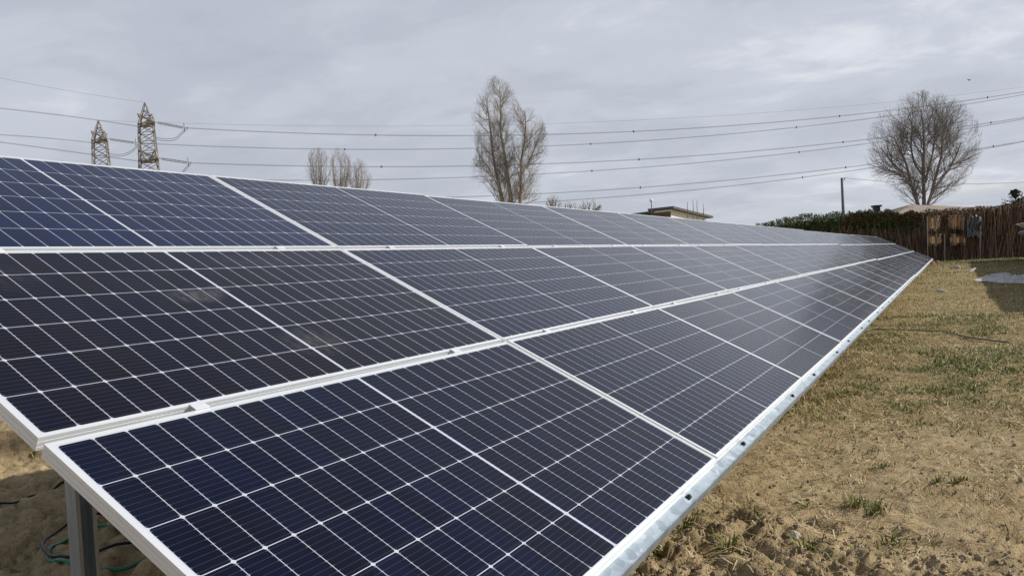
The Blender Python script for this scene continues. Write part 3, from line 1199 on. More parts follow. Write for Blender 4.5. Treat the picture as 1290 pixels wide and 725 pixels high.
# ------------------------------------------------------------------ hedge, brush fence
def leaf_cloud(name, pts, size, mat, parent, org, flat=0.6):
    n = len(pts)
    a = rng.normal(0, 1, (n, 3))
    a /= np.linalg.norm(a, axis=1)[:, None]
    b_ = np.cross(a, rng.normal(0, 1, (n, 3)))
    b_ /= np.linalg.norm(b_, axis=1)[:, None]
    s_ = (size*rng.uniform(.5, 1.3, n))[:, None]
    P = np.asarray(pts)-np.asarray(org)
    V = np.stack([P-a*s_, P+b_*s_*flat*.6, P+a*s_, P-b_*s_*flat*.6], 1).reshape(-1, 3)
    F = np.arange(4*n).reshape(-1, 4)
    return bulk(name, V, F, mat, parent)


M_leaf = island_mat('hedge_leaf', [(0.0, (0.03, 0.048, 0.014)), (0.5, (0.075, 0.105, 0.028)), (0.85, (0.13, 0.165, 0.045)), (1.0, (0.20, 0.20, 0.07))], 0.55, .35)
M_rust = island_mat('rust_leaf', [(0.0, (0.06, 0.028, 0.018)), (0.5, (0.13, 0.068, 0.04)), (0.85, (0.21, 0.115, 0.065)), (1.0, (0.11, 0.11, 0.04))], 0.7)
M_reed = island_mat('brush_reed', [(0.0, (0.06, 0.038, 0.027)), (0.5, (0.19, 0.115, 0.078)), (0.85, (0.36, 0.24, 0.165)), (1.0, (0.56, 0.46, 0.35))], 0.85)
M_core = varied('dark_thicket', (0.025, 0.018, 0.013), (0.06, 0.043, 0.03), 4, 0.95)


def hpath(px0, d0, px1, d1, n):
    """ground points along a run seen from the camera, with heights from the pictured top line"""
    out = []
    for t in np.linspace(0, 1, n):
        x = px0+(px1-px0)*t
        dep = 1/((1-t)/d0+t/d1)
        q = at(x, 320, dep)
        out.append((x, dep, q[0], q[1], gz1(q[0], q[1], False)))
    return out


def top_z(x, y, dep):
    return at(x, y, dep)[2]


def sticks(name, base_xy, zb, zt, r_, mat, parent, org, lean=.14):
    n = len(base_xy)
    a0 = np.stack([base_xy[:, 0], base_xy[:, 1], zb], 1)-np.asarray(org)
    h = (zt-zb)
    a1 = a0+np.stack([rng.normal(0, lean, n)*h, rng.normal(0, lean, n)*h, h], 1)
    rr = r_[:, None]
    an = rng.uniform(0, 2*math.pi, n)
    V = []
    for k in range(3):
        o = np.stack([np.cos(an+k*2.094), np.sin(an+k*2.094), 0*an], 1)
        V += [a0+o*rr, a1+o*rr*.6]
    V = np.stack(V, 1).reshape(-1, 3)
    i = np.arange(n)[:, None]*6
    F = np.concatenate([i+np.array([[0, 2, 3, 1]]), i+np.array([[2, 4, 5, 3]]), i+np.array([[4, 0, 1, 5]])], 0)
    return bulk(name, V, F, mat, parent)


def hedge_run(name, label, cat, px0, d0, px1, d1, tops, nleaf, nstick, leaf, lfrac, thick=1.1, core=True, size=.11, rust_top=0, stick_r=(.008, .022), stick_h=.72):
    H = hpath(px0, d0, px1, d1, 40)
    xs = np.array([h[0] for h in H])
    X = np.array([h[2] for h in H])
    Y = np.array([h[3] for h in H])
    Zg = np.array([h[4] for h in H])
    ty = np.interp(xs, [t[0] for t in tops], [t[1] for t in tops])
    ZT = np.array([top_z(h[0], y, h[1]) for h, y in zip(H, ty)])
    mid = len(H)//2
    org = (X[mid], Y[mid], Zg[mid])
    e = empty(name, org, label, cat)
    dirv = np.array((X[-1]-X[0], Y[-1]-Y[0]))
    dirv = dirv/np.linalg.norm(dirv)
    nrm = np.array((dirv[1], -dirv[0]))
    if np.dot(nrm, CAM[:2]-np.array(org[:2])) < 0:
        nrm = -nrm                      # towards the viewer side

    def pos_(t, off):
        f = t*(len(H)-1)
        k = np.arange(len(H))
        return np.interp(f, k, X)-nrm[0]*off, np.interp(f, k, Y)-nrm[1]*off, np.interp(f, k, Zg), np.interp(f, k, ZT)

    def cloud_pts(n, lo, hi, bulge):
        t = rng.uniform(0, 1, n)
        v_ = rng.uniform(0, 1, n)
        o = rng.uniform(0, 1, n)
        # more leaves on the outside
        o = np.where(rng.uniform(0, 1, n) < .6, np.abs(rng.normal(0, .16, n)), o)*thick
        x, y, zg, zt = pos_(t, o)
        wob = 0.20*vnoise(t*38, v_*0+3, 61)+0.30*vnoise(t*11, v_*0, 62)
        z = zg+(lo+(hi-lo)*v_)*(zt-zg)+wob*v_*(1 if hi > .9 else 0)
        bl = bulge*vnoise(t*45, v_*5, 63)
        return np.stack([x+nrm[0]*bl, y+nrm[1]*bl, z], 1)

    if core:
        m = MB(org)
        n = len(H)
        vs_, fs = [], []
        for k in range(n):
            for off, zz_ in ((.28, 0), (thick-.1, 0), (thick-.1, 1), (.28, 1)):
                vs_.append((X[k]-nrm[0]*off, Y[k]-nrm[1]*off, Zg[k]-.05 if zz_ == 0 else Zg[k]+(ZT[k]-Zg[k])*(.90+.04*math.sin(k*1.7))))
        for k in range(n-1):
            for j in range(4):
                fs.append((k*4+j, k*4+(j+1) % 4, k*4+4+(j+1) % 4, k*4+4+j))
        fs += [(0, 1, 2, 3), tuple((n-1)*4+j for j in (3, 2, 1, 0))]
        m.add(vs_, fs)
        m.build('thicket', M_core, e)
    if nleaf:
        leaf_cloud('foliage', cloud_pts(nleaf, lfrac[0], lfrac[1], .35), size, leaf, e, org)
    if rust_top:
        leaf_cloud('top_foliage', np.vstack([cloud_pts(int(rust_top*.7), .80, 1.01, .3), cloud_pts(int(rust_top*.3), .25, .95, .3)]), size, M_rust, e, org)
    t = rng.uniform(0, 1, nstick)
    x, y, zg, zt = pos_(t, rng.uniform(-.05, thick*.6, nstick))
    hh = zg+(zt-zg)*rng.uniform(.40, stick_h, nstick)
    sticks('stem', np.stack([x, y], 1), zg-.03, hh, rng.uniform(stick_r[0], stick_r[1], nstick), M_reed, e, org)
    return e


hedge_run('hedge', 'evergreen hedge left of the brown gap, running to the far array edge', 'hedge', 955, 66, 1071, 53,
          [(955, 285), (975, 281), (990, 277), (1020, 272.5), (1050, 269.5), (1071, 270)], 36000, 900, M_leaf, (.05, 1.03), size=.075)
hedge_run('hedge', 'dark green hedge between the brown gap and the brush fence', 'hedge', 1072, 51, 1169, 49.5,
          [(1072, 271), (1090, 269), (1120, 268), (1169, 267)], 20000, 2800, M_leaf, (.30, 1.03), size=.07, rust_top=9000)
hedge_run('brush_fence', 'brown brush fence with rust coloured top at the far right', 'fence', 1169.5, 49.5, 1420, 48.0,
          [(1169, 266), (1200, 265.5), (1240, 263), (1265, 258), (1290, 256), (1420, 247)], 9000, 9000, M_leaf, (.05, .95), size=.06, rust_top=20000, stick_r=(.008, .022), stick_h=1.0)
# bronze bush at the left tip of the hedge and the rusty gap
for (x0, dep, top, w, lb) in [(969, 64.5, 280.5, 13, 'small bronze leaved bush at the left tip of the hedge'), (1069, 51.5, 272, 7, 'narrow rusty brown bush in the gap between two hedges')]:
    q = at(x0, 310, dep)
    org = np.array((q[0], q[1], gz1(q[0], q[1])))
    e = empty('rusty_bush', tuple(org), lb, 'bush')
    h = top_z(x0, top, dep)-org[2]
    w_ = w*dep/FPX
    n = 1600
    a = rng.normal(0, 1, (n, 3))
    a /= np.linalg.norm(a, axis=1)[:, None]
    rad = rng.uniform(.55, 1.0, n)[:, None]
    pts = org+np.array((0, 0, h*.52))+a*rad*np.array((w_, w_, h*.5))
    leaf_cloud('foliage', pts, .12, M_rust, e, org)
    ang = rng.uniform(0, 6.28, 60)
    sticks('stem', org[:2]+np.stack([np.cos(ang), np.sin(ang)], 1)*w_*.4, np.full(60, org[2]-.03), np.full(60, org[2]+h*.8), np.full(60, .02), M_reed, e, org, .1)


# things on the fence: boards, sheet, posts
def fence_pt(x, y, dep):
    return at(x, y, dep)


M_board = island_mat('orange_boards', [(0.0, (0.40, 0.10, 0.04)), (0.35, (0.70, 0.30, 0.08)), (0.7, (0.84, 0.50, 0.18)), (1.0, (0.88, 0.72, 0.42))], 0.75)
M_rail = varied('dark_batten', (0.05, 0.035, 0.025), (0.11, 0.08, 0.055), 8, 0.85)


def board_screen(x0, x1, y0, y1, dep, label, n, ym=None):
    o = at((x0+x1)/2, y1, dep)
    e = empty('wooden_screen', tuple(o), label, 'wooden screen', 'orange board screens on the brush fence')
    m = MB(o)
    rr = random.Random(int(x0))
    for k in range(n):
        xa = x0+(x1-x0)*k/n
        xb = x0+(x1-x0)*(k+.86)/n
        a0 = y0+rr.uniform(-1, 4.5)
        b0 = y1+rr.uniform(-4, 1)
        m.prism([at(xa, a0, dep), at(xb, a0+rr.uniform(-.5, .5), dep), at(xb, b0, dep), at(xa, b0, dep)], tuple(FW*0.02))
    m.build('boards', M_board, e)
    b_ = MB(o)
    for yy in (y0+1.5, y1-1.5):
        b_.bar(at(x0-.5, yy, dep-.03), at(x1+.5, yy, dep-.03), .03, .05)
    b_.build('batten', M_rail, e)
    # dead stems grown up in front of the boards
    s_ = MB(o)
    for k in range(int(n*3)):
        xa = rr.uniform(x0, x1)
        s_.tube([at(xa, y1+1, dep-.08), at(xa+rr.uniform(-1.5, 1.5), (y0+y1)/2, dep-.1), at(xa+rr.uniform(-3, 3), y0+rr.uniform(-1, 3), dep-.08)], .014, 4)
    s_.build('dead_stem', M_reed, e)


board_screen(1169, 1184, 272, 290, 48.9, 'upper left orange board screen, reddish boards behind dead stems', 7)
board_screen(1195, 1213, 271.5, 288, 48.8, 'upper right orange board screen, brightest one on the brush fence', 7)
board_screen(1169, 1186, 295, 309, 48.8, 'lower left orange board screen beside the fence post', 7)
board_screen(1197, 1216, 295, 308, 48.7, 'lower right orange board screen of pale slats near the fence post', 7)

M_tarp = varied('grey_sheet', (0.10, 0.10, 0.11), (0.26, 0.26, 0.27), 3, 0.6, stretch=(1, 1, .4))
o_ = at(1227, 300, 48.6)
m = MB(o_)
nu, nv = 14, 12
rr = random.Random(4)
vs_ = []
for j in range(nv+1):
    for i in range(nu+1):
        x = 1218.5+(16+3*math.sin(j*.8))*i/nu
        y = 272+26*j/nv+1.5*math.sin(i*1.1)
        vs_.append(at(x, y, 48.5+.09*math.sin(i*1.9+j*.5)+.05*rr.uniform(-1, 1)))
nb = len(vs_)
vs_ += [p_+FW*.012 for p_ in vs_]
fs = []
for j in range(nv):
    for i in range(nu):
        a = j*(nu+1)+i
        fs.append((a, a+1, a+nu+2, a+nu+1))
        fs.append((nb+a, nb+a+nu+1, nb+a+nu+2, nb+a+1))
m.add(vs_, fs)
tag(m.build('hanging_sheet', M_tarp), 'grey crumpled plastic sheet hanging on the brush fence', 'sheet')
bpy.data.objects['hanging_sheet'].location = o_

M_post = varied('weathered_post', (0.16, 0.14, 0.115), (0.32, 0.29, 0.25), 6, 0.85, stretch=(3, 3, .4))
for (x, y0, y1, lb) in [(1190, 294, 329, 'pale fence post between the lower orange board screens'),
                        (1168, 273, 312, 'thin pale fence post left of the reddish board screen'),
                        (1235, 284, 327, 'thin pale fence post right of the grey hanging sheet')]:
    q = at(x, y1, 48.3)
    q[2] = gz1(q[0], q[1])-.1
    m = MB(q)
    m.tube([q, at(x, y0, 48.3)], [.036, .03], 8)
    o = m.build('fence_post', M_post)
    o.location = q
    tag(o, lb, 'fence post', 'posts before the brush fence')

# sheet lying on the grass
M_lying = varied('pale_sheet', (0.40, 0.37, 0.34), (0.58, 0.54, 0.50), 4, 0.8, bump=.3)
cs4 = [on_z(x, y, .20) for x, y in [(1226, 352.5), (1318, 357.5), (1318, 347.0), (1250, 346.8)]]
cen = np.mean(cs4, axis=0)
cen[2] = gz1(cen[0], cen[1])
m = MB(cen)
nu, nv = 44, 18
vs_ = []
for j in range(nv+1):
    for i in range(nu+1):
        a_, b_ = i/nu, j/nv
        b_ = b_+.16*float(vnoise(a_*7, 3.3, 81))+.07*float(vnoise(a_*19, 1.3, 82))
        a_ = a_+.03*float(vnoise(b_*9, 5.1, 83))
        q = (cs4[0]*(1-a_)+cs4[1]*a_)*(1-b_)+(cs4[3]*(1-a_)+cs4[2]*a_)*b_
        edge = min(1.0, min(a_, 1-a_)*8, min(j/nv, 1-j/nv)*5)
        h_ = .02+max(edge, 0)*(.16*abs(float(vnoise(q[0]*1.7, q[1]*1.7, 84)))*2+.10*abs(float(vnoise(q[0]*5, q[1]*5, 85))))
        vs_.append((q[0], q[1], gz1(q[0], q[1], False)+h_))
nb = len(vs_)
vs_ += [(q[0], q[1], q[2]-.012) for q in vs_]
fs = []
for j in range(nv):
    for i in range(nu):
        a_ = j*(nu+1)+i
        fs.append((a_, a_+1, a_+nu+2, a_+nu+1))
        fs.append((nb+a_, nb+a_+nu+1, nb+a_+nu+2, nb+a_+1))
m.add(vs_, fs)
o = m.build('ground_sheet', M_lying)
o.location = cen
tag(o, 'pale grey crumpled sheet lying on the grass at the right edge', 'sheet')


# ------------------------------------------------------------------ utility pole with its cable
M_pole = varied('grey_pole', (0.10, 0.10, 0.10), (0.18, 0.18, 0.18), 3, 0.8, stretch=(3, 3, .3))
D = 62.0
tp = at(1060.5, 224, D)
q = np.array((tp[0], tp[1], gz1(tp[0], tp[1])-.3))
e = empty('utility_pole', tuple(q), 'slim grey wooden pole standing behind the green hedge', 'utility pole')
m = MB(q)
m.tube([q, (q+tp)/2, tp], [.14, .12, .095], 10)
m.build('pole', M_pole, e, True)
m = MB(q)
m.tube([tp-np.array((0, 0, .15)), tp-np.array((0, 0, .15))+RT*.22], .02, 6)
m.tube([tp-np.array((0, 0, .15))+RT*.22, tp+np.array((0, 0, .02))+RT*.22], .035, 6)
m.build('insulator', M_pole, e)
M_wire = varied('overhead_wire', (0.09, 0.09, 0.095), (0.13, 0.13, 0.135), 1, 0.6)


def sag_wire(P0, P1, pixels, end=1.0, npt=60):
    """wire in the vertical plane through P0 and P1; parabola fitted to the pictured line"""
    P0 = np.asarray(P0, float)
    P1 = np.asarray(P1, float)
    dxy = (P1-P0)[:2]
    nrm = np.array((dxy[1], -dxy[0]))
    ts, zs = [], []
    for (x, y) in pixels:
        d = ray(x, y)
        k = np.dot(P0[:2]-CAM[:2], nrm)/np.dot(d[:2], nrm)
        w = CAM+d*k
        ts.append(np.dot(w[:2]-P0[:2], dxy)/np.dot(dxy, dxy))
        zs.append(w[2])
    ts = np.array(ts)
    zs = np.array(zs)-P0[2]
    A = np.stack([ts, ts*ts], 1)
    if len(ts) == 1:
        s_ = np.array([zs[0]/ts[0], 0])
    else:
        s_ = np.linalg.lstsq(A, zs, rcond=None)[0]
    T = np.linspace(0, end, npt)
    return np.stack([P0[0]+dxy[0]*T, P0[1]+dxy[1]*T, P0[2]+s_[0]*T+s_[1]*T*T], 1)


w = sag_wire(tp+RT*.22, at(1700, 190, 60), [(1115, 229.5), (1200, 231), (1290, 229.5)])
m = MB(w[0])
m.tube(w, .014, 5)
o = m.build('service_cable', M_wire)
o.location = w[0]
tag(o, 'thin single cable running right from the slim grey pole', 'cable')

# ------------------------------------------------------------------ pylons
M_steel = varied('rusty_pylon_steel', (0.14, 0.125, 0.12), (0.28, 0.26, 0.25), 0.8, 0.7, .3)
M_rustw = varied('pylon_arm_steel', (0.22, 0.175, 0.135), (0.42, 0.36, 0.30), 1.2, 0.8)
M_ins = varied('insulator_grey', (0.13, 0.14, 0.15), (0.22, 0.23, 0.24), 4, 0.4)


def pylon(label, D, apex, arms, body_px, low_px):
    """apex pixel; arms: list of (left tip, right tip) pixels; body widths in px at each arm"""
    ax_ = at(apex[0], apex[1], D)
    gz = gz1(ax_[0], ax_[1])
    root = np.array((ax_[0], ax_[1], gz))
    e = empty('pylon', tuple(root), label, 'pylon', 'lattice pylons behind the array')
    k = D/FPX
    h_of = lambda y: (at(apex[0], y, D)[2])
    zs = [h_of(a[0]) for a in body_px]
    ws = [a[1]*k/2/1.15 for a in body_px]
    zs.append(gz)
    ws.append(low_px*k/2/1.15)
    dv = np.array((RT[0], RT[1], 0))
    dv /= np.linalg.norm(dv)
    c_, s_ = math.cos(R(18)), math.sin(R(18))
    A = np.array((dv[0]*c_-dv[1]*s_, dv[0]*s_+dv[1]*c_, 0))
    B = np.array((-A[1], A[0], 0))

    def corner(z, sx, sy):
        w_ = np.interp(-z, [-q for q in zs], ws)
        return np.array((root[0], root[1], z))+A*sx*w_+B*sy*w_
    for sx, sy in ((1, 1), (1, -1), (-1, -1), (-1, 1)):
        m = MB(root)
        for i in range(len(zs)-1):
            m.bar(corner(zs[i], sx, sy), corner(zs[i+1], sx, sy), .14)
        m.build('leg', M_steel, e)
    # lattice
    m = MB(root)
    z = zs[0]
    cs = ((1, 1), (1, -1), (-1, -1), (-1, 1))
    while z > gz+.5:
        wloc = np.interp(-z, [-q for q in zs], ws)
        z2 = max(z-2.1*wloc*.62, gz)
        for i in range(4):
            a, b = cs[i], cs[(i+1) % 4]
            m.bar(corner(z, *a), corner(z2, *b), .075)
            m.bar(corner(z, *b), corner(z2, *a), .075)
            m.bar(corner(z, *a), corner(z, *b), .075)
        z = z2
    m.build('lattice', M_steel, e)
    # peak
    m = MB(root)
    tip = np.array((root[0], root[1], ax_[2]))
    for sx, sy in cs:
        m.bar(corner(zs[0], sx, sy), tip, .15)
    for f in (.35, .62):
        q_ = [corner(zs[0], *c)*(1-f)+tip*f for c in cs]
        f0 = f-.3
        p_ = [corner(zs[0], *c)*(1-f0)+tip*f0 for c in cs]
        for i in range(4):
            m.bar(q_[i], q_[(i+1) % 4], .09)
            m.bar(p_[i], q_[(i+1) % 4], .09)
    m.build('peak', M_steel, e)
    tips = []
    for (l, r_) in arms:
        m = MB(root)
        zc = h_of((l[1]+r_[1])/2)
        wloc = np.interp(-zc, [-q for q in zs], ws)
        cen_ = np.array((root[0], root[1], zc))
        tt = []
        for side, px in ((-1, l), (1, r_)):
            lat = (px[0]-apex[0])*k - (zc-ax_[2])*0.0
            base_x = np.dot(at(px[0], px[1], D)-cen_, dv)
            dep_off = -3.2*side
            tip_ = cen_+dv*base_x+np.array((FW[0], FW[1], 0))*dep_off*.55
            tt.append(tip_)
            for sx, sy in cs:
                for up_ in (0, 1.5):
                    m.bar(corner(zc+up_, sx, sy), tip_, .13)
            for f in (.3, .55, .8):
                a_ = corner(zc, 1, side)*(1-f)+tip_*f
                b_ = corner(zc, -1, side)*(1-f)+tip_*f
                c2 = corner(zc+1.5, 1, side)*(1-f)+tip_*f
                m.bar(a_, b_, .10)
                m.bar(a_, c2, .10)
        m.build('crossarm', M_rustw, e)
        tips.append(tt)
    return e, tips, ax_


def insulator(e, a, b):
    root = np.array(e.location)
    m = MB(root)
    a, b = np.asarray(a), np.asarray(b)
    for s_ in (-.11, .11):
        d = np.array((0, 0, s_))
        n = 16
        pts = [a+(b-a)*t+d for t in np.linspace(.12, .95, 2*n)]
        m.tube(pts, [.10 if i % 2 else .05 for i in range(2*n)], 6)
    m.bar(a, a+(b-a)*.13, .10)
    m.bar(b+np.array((0, 0, -.55)), b+np.array((0, 0, .75)), .09)
    m.build('insulator', M_ins, e)


def jumper(e, px, dep):
    root = np.array(e.location)
    pts = smooth_path([at(x, y, dep) for x, y in px])
    m = MB(root)
    m.tube(pts, .035, 4)
    m.tube(pts+np.array((0, 0, .3)), .035, 4)
    m.build('jumper_cable', M_wire, e)


D2, D1 = 120.0, 131.0
T2, tips2, apex2 = pylon('taller right hand lattice pylon rising behind the array', D2, (182.5, 129), [((174, 157), (201, 157.5)), ((178, 202.5), (205, 202)), ((180, 248), (209, 247))],
                         [(157, 19), (210, 24)], 62)
T1, tips1, apex1 = pylon('shorter left hand lattice pylon, half hidden by the array', D1, (124, 151.5), [((114, 177.5), (141, 178)), ((117, 222), (145, 221))],
                         [(177, 17.5), (206, 20)], 62)


def line_thing(P0, P1, pixels, label, end=1.0, bundle=True, spacers=(), r_=.021, group='high voltage lines across the sky'):
    w = sag_wire(P0, P1, pixels, end)
    e = empty('power_line', tuple(w[0]), label, 'power line', group)
    offs = (-.05, .05) if bundle else (0,)
    for s_ in offs:
        m = MB(w[0])
        m.tube(w+np.array((0, 0, s_)), r_, 5)
        m.build('wire', M_wire, e)
    dxy = (np.asarray(P1)-np.asarray(P0))[:2]
    for x in spacers:
        nrm = np.array((dxy[1], -dxy[0]))
        d = ray(x, 200)
        k = np.dot(np.asarray(P0)[:2]-CAM[:2], nrm)/np.dot(d[:2], nrm)
        t = np.dot((CAM+d*k)[:2]-np.asarray(P0)[:2], dxy)/np.dot(dxy, dxy)
        j = t/end*(len(w)-1)
        i = int(np.clip(j, 0, len(w)-2))
        c = w[i]*(1-(j-i))+w[i+1]*(j-i)
        m = MB(w[0])
        m.box(c, (.22, .16, .36))
        m.build('spacer', M_wire, e)
    return e


def ins_end(px, dep):
    return at(px[0], px[1], dep)


far2 = lambda y: at(1830, y, 150)
far1 = lambda y: at(1830, y, 166)
i2u = ins_end((232, 161), D2+2)
i2l = ins_end((237, 205), D2+2)
i2b = ins_end((240, 250), D2+2)
i1u = ins_end((171, 180), D1+2)
i1l = ins_end((174, 224), D1+2)
insulator(T2, tips2[0][1], i2u)
insulator(T2, tips2[1][1], i2l)
insulator(T2, tips2[2][1], i2b)
insulator(T1, tips1[0][1], i1u)
insulator(T1, tips1[1][1], i1l)
jumper(T2, [(237, 162), (228, 170), (221, 176), (208, 177.5), (196, 175)], D2)
jumper(T2, [(241, 206), (234, 214), (226, 221), (206, 223)], D2)
jumper(T1, [(176, 182), (168, 190), (160, 195), (148, 197), (136, 195)], D1)
line_thing(i2u, far2(60), [(475, 168.5), (595, 171), (692, 169), (800, 165.5), (1060, 148), (1210, 127.5), (1290, 115)],
           'topmost twin cable running right from the upper arm of the taller pylon', spacers=(475, 800, 1060, 1247))
line_thing(i1u, far1(60), [(435, 186.5), (595, 187), (695, 182), (800, 178), (1002, 162.5), (1107, 149.5), (1210, 132), (1290, 118)],
           'twin cable running right from the upper arm of the shorter pylon', spacers=(435, 745, 1005))
line_thing(i2l, far2(120), [(480, 208.5), (595, 209), (685, 206), (800, 201), (1062, 180), (1150, 169), (1227, 159), (1290, 146)],
           'twin cable running right from the lower arm of the taller pylon', spacers=(480, 805, 1063, 1250))
line_thing(i1l, far1(120), [(320, 222.5), (595, 222), (687, 218), (745, 215.5), (1005, 194), (1095, 182.5), (1227, 160.5), (1290, 148)],
           'twin cable low above the array from the lower arm of the shorter pylon', spacers=(745, 1007))
line_thing(i2b, far2(160), [(595, 246.5), (695, 242), (805, 236), (1065, 212), (1110, 207), (1227, 189), (1290, 175.5)],
           'lowest twin cable from the taller pylon, hidden at left by the array', spacers=(805, 1065, 1252))
line_thing(ins_end((178, 262), D1+2), far1(160), [(750, 249), (1010, 224), (1110, 210), (1227, 190.5), (1290, 177.5)],
           'lowest twin cable of the shorter pylon, showing only right of the poplar', spacers=(1010,))
line_thing(apex1, far1(60), [(230, 154), (330, 157.5), (590, 158.8), (692, 155.5), (900, 146)], 'hair thin earth wire running right from the tip of the shorter pylon', 1.0, False, r_=.014)
line_thing(apex2, at(-300, 60, 100), [(0, 98.4), (90, 115)], 'thin earth wire running left from the tip of the taller pylon', 1.0, False, r_=.015)
line_thing(tips2[0][0], at(-300, 90, 100), [(0, 136.5), (120, 151)], 'upper twin cable leaving the taller pylon to the left', 1.0)
line_thing(tips1[0][0], at(-300, 130, 112), [(0, 169.8), (60, 174)], 'twin cable leaving the shorter pylon to the left', 1.0)
line_thing(tips2[1][0], at(-300, 120, 100), [(0, 179), (118, 195)], 'lower twin cable leaving the taller pylon to the left, behind the shorter pylon', 1.0)

# ------------------------------------------------------------------ house, lamp, farm roof
M_wall = varied('cream_render', (0.76, 0.72, 0.64), (0.82, 0.79, 0.71), 1.5, 0.9)
M_wall_d = varied('timber_and_shade_brown', (0.09, 0.065, 0.05), (0.15, 0.11, 0.08), 2, 0.85, stretch=(1, 1, 4))  # brown of the wing; also stands in for shade on the house side
M_roof = varied('slate_roof', (0.07, 0.075, 0.08), (0.12, 0.125, 0.13), 3, 0.6)
M_eave = varied('dark_eave', (0.03, 0.03, 0.03), (0.055, 0.052, 0.05), 3, 0.7)
D = 92.0
cpt = at(845, 266, D)                        # corner turned to the viewer
gzh = gz1(cpt[0], cpt[1])
ro = np.array((cpt[0], cpt[1], gzh))
e = empty('house', tuple(ro), 'modern cream house with dark single slope roof behind the array', 'house')
az_r = R(195)                                # outward direction of the sunlit wall
nR = np.array((math.sin(az_r), math.cos(az_r), 0))
tR = np.array((-nR[1], nR[0], 0))            # along that wall
if np.dot(tR, RT) < 0:
    tR = -tR
LW = 7.8
zh, zl = top_z(845, 263.5, D), top_z(893, 273, D+4)
Wd = 2.4
m = MB(ro)
p0, p1 = ro, ro+tR*LW
p2, p3 = p1-nR*Wd, p0-nR*Wd
zz0 = np.array((0, 0, 1.0))
vs_ = [p0, p1, p2, p3, p0+zz0*(zh-gzh), p1+zz0*(zl-gzh), p2+zz0*(zl-gzh), p3+zz0*(zh-gzh)]
m.add(vs_, [(0, 1, 5, 4), (1, 2, 6, 5), (2, 3, 7, 6), (3, 0, 4, 7)])
m.build('wall', M_wall, e)
m = MB(ro)
ov = .6
r0_ = p0+zz0*(zh-gzh+.02)
sl_ = (p1+zz0*(zl-gzh)-p0-zz0*(zh-gzh))
sl_u = sl_/np.linalg.norm(sl_)
a_ = r0_-sl_u*.35+nR*ov
b_ = r0_+sl_+sl_u*.9+nR*ov
c_ = b_-nR*(Wd+2*ov)
d_ = a_-nR*(Wd+2*ov)
m.prism([a_, b_, c_, d_], (0, 0, .26))
m.build('roof', M_roof, e)
m = MB(ro)  # added dark sheet: the left wall's shade put into the colour
m.prism([p0+tR*.02+nR*.0-tR*.06, p3-tR*.04, p3-tR*.04+zz0*(zh-gzh-.25), p0-tR*.04+zz0*(zh-gzh-.25)], tuple(-tR*.06))
m.build('shaded_side_sheet', M_wall_d, e)
# lower timber wing behind the corner with its own low roof
vA = p3+tR*.3-nR*.02
vB_ = p3-nR*3.6+tR*.3
zw, zw2 = top_z(826, 268.0, D+2), top_z(800, 271.5, D+5)
m = MB(ro)
vs_ = [vA, vB_, vB_+tR*5, vA+tR*5]
hs_ = [zw-gzh, zw2-gzh, zw2-gzh, zw-gzh]
m.add(vs_+[q+zz0*h_ for q, h_ in zip(vs_, hs_)], [(0, 1, 5, 4), (1, 2, 6, 5), (2, 3, 7, 6), (3, 0, 4, 7)])
m.build('timber_wing', M_wall_d, e)
m = MB(ro)
m.prism([vA-tR*.6+zz0*(zw-gzh+.01), vB_-tR*.6-nR*.5+zz0*(zw2-gzh-.05), vB_+tR*5.3-nR*.5+zz0*(zw2-gzh-.05), vA+tR*5.3+zz0*(zw-gzh+.01)], (0, 0, .22))
m.build('wing_roof', M_roof, e)
wf = MB(ro)
for k in range(2):
    cpos = p0+tR*(2.2+k*3.2)+zz0*1.6+nR*.02
    wf.box(cpos, (1.2, .06, 1.3), (tR, nR, zz0))
wf.build('window', varied('window_glass', (0.02, 0.025, 0.03), (0.04, 0.045, 0.05), 2, .1), e)

M_globe = varied('white_globe', (0.75, 0.75, 0.75), (0.82, 0.82, 0.82), 4, 0.3)
D = 82.0
tp = at(820.3, 252.5, D)
q = np.array((tp[0], tp[1], gz1(tp[0], tp[1])-.1))
e = empty('lamp_post', tuple(q), 'slim lamp post with a white globe left of the house', 'lamp post')
m = MB(q)
m.tube([q, tp-np.array((0, 0, .12))], [.06, .045], 8)
m.build('pole', M_pole, e)
m = MB(q)
m.sphere(tp, .19, 14, 10)
m.build('globe', M_globe, e, True)

# farm building with low tiled roof behind the hedge
M_tile = varied('faded_tiles', (0.24, 0.185, 0.145), (0.36, 0.29, 0.235), 5, 0.9, stretch=(1, 1, 3))
D = 72.0
pk = at(1150, 257.5, D)
gzf = gz1(pk[0], pk[1])
ro = np.array((pk[0], pk[1], gzf))
e = empty('farm_building', tuple(ro), 'low farm building with faded tiled roof behind the big round tree', 'building')
lv, fv = np.array((RT[0], RT[1], 0)), np.array((FW[0], FW[1], 0))
lv /= np.linalg.norm(lv)
fv /= np.linalg.norm(fv)
k = D/FPX
xl, xr = (1104-1150)*k, (1222-1150)*k
ze = top_z(1150, 270.5, D)
m = MB(ro)
q_ = [ro+lv*(xl+.4)-fv*3.6, ro+lv*(xr-.4)-fv*3.6, ro+lv*(xr-.4)+fv*3.6, ro+lv*(xl+.4)+fv*3.6]
m.prism(q_, (0, 0, ze-gzf-.02))
m.build('wall', M_wall, e)
m = MB(ro)
zv = zz0*(ze-gzf)
ev_ = [ro+lv*xl-fv*4+zv, ro+lv*xr-fv*4+zv, ro+lv*xr+fv*4+zv, ro+lv*xl+fv*4+zv]
r1_, r2_ = ro-lv*.3+zz0*(pk[2]-gzf), ro+lv*1.6+zz0*(pk[2]-gzf-.15)
m.add(ev_+[r1_, r2_], [(0, 1, 5, 4), (1, 2, 5), (2, 3, 4, 5), (3, 0, 4), (3, 2, 1, 0)])
m.build('roof', M_tile, e)
m = MB(ro)
cb_ = at(1112, 271, D-.2)
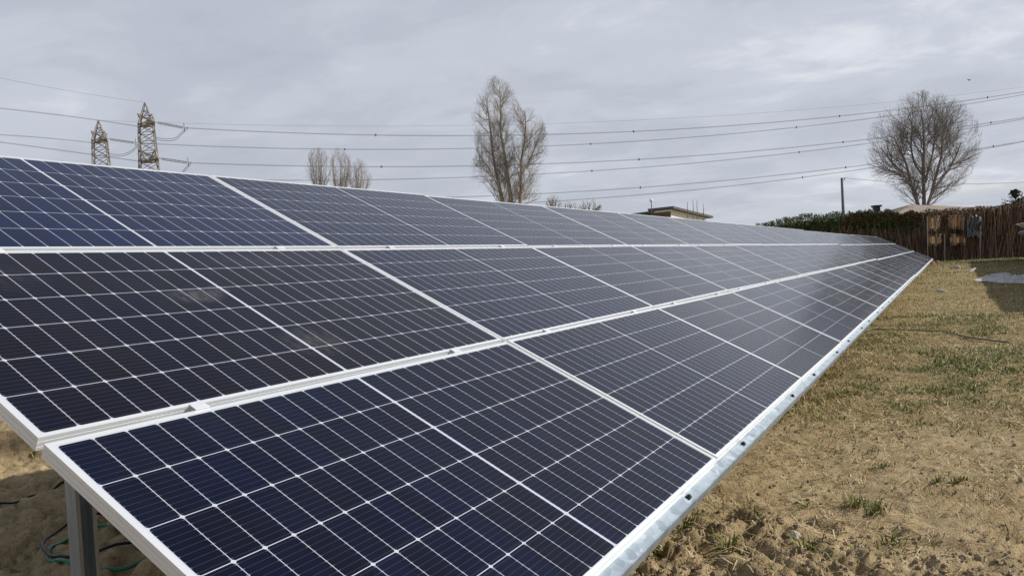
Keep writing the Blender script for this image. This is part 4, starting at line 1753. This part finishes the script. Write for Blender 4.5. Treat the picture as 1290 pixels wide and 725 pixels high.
ct_ = at(1112, 264, D-.2)
m.box((cb_+ct_)/2+fv*1.2, (.50, .50, ct_[2]-cb_[2]+1.0), (lv, fv, zz0))
m.box(ct_+fv*1.2+zz0*.42, (.72, .72, .16), (lv, fv, zz0))
m.build('chimney', M_eave, e)

# dark conifer at the right edge
M_needle = island_mat('dark_needles', [(0.0, (0.008, 0.016, 0.010)), (0.6, (0.022, 0.038, 0.020)), (1.0, (0.05, 0.07, 0.03))], 0.7)
D = 70.0
tp = at(1279, 239, D)
root = np.array((tp[0], tp[1], gz1(tp[0], tp[1])))
e = empty('conifer', tuple(root), 'dark green conifer peeping over the brush fence', 'conifer')
h = tp[2]-root[2]
m = MB(root)
m.tube([root, root+np.array((0, 0, h*.93))], [.16, .03], 8)
m.build('trunk', M_bark, e)
pts = []
for _ in range(150):
    f = random.uniform(.12, .99)
    a = random.uniform(0, 6.283)
    ln = (1-f)**.75*2.6*random.uniform(.6, 1.15)+.12
    for s_ in np.linspace(.15, 1, 26):
        c = root+np.array((math.cos(a)*ln*s_, math.sin(a)*ln*s_, h*f+ln*s_*.28))
        pts.append(c+rng.normal(0, .07, 3))
leaf_cloud('crown', np.array(pts), .11, M_needle, e, root, .7)

# a bird in the sky
M_bird = varied('dark_plumage', (0.02, 0.02, 0.02), (0.05, 0.05, 0.05), 20, .7)
c = at(1221, 101, 60)
m = MB(c)
ax3 = (np.array((.8, .6, 0)), np.array((-.6, .8, 0)), np.array((0, 0, 1.)))
m.sphere(c, .055, 8, 6, (1.8, 1, 1))
for s_ in (-1, 1):
    m.add([c+ax3[0]*.04, c-ax3[0]*.06, c-ax3[0]*.05+ax3[1]*s_*.2+zz0*.07, c+ax3[0]*.02+ax3[1]*s_*.16+zz0*.06,
           c+ax3[0]*.04-zz0*.015, c-ax3[0]*.06-zz0*.015, c-ax3[0]*.05+ax3[1]*s_*.2+zz0*.055, c+ax3[0]*.02+ax3[1]*s_*.16+zz0*.045],
          [(0, 1, 2, 3), (7, 6, 5, 4), (0, 4, 5, 1), (1, 5, 6, 2), (2, 6, 7, 3), (3, 7, 4, 0)])
o = m.build('bird', M_bird)
o.location = c
tag(o, 'tiny dark bird flying above the big round tree', 'bird')
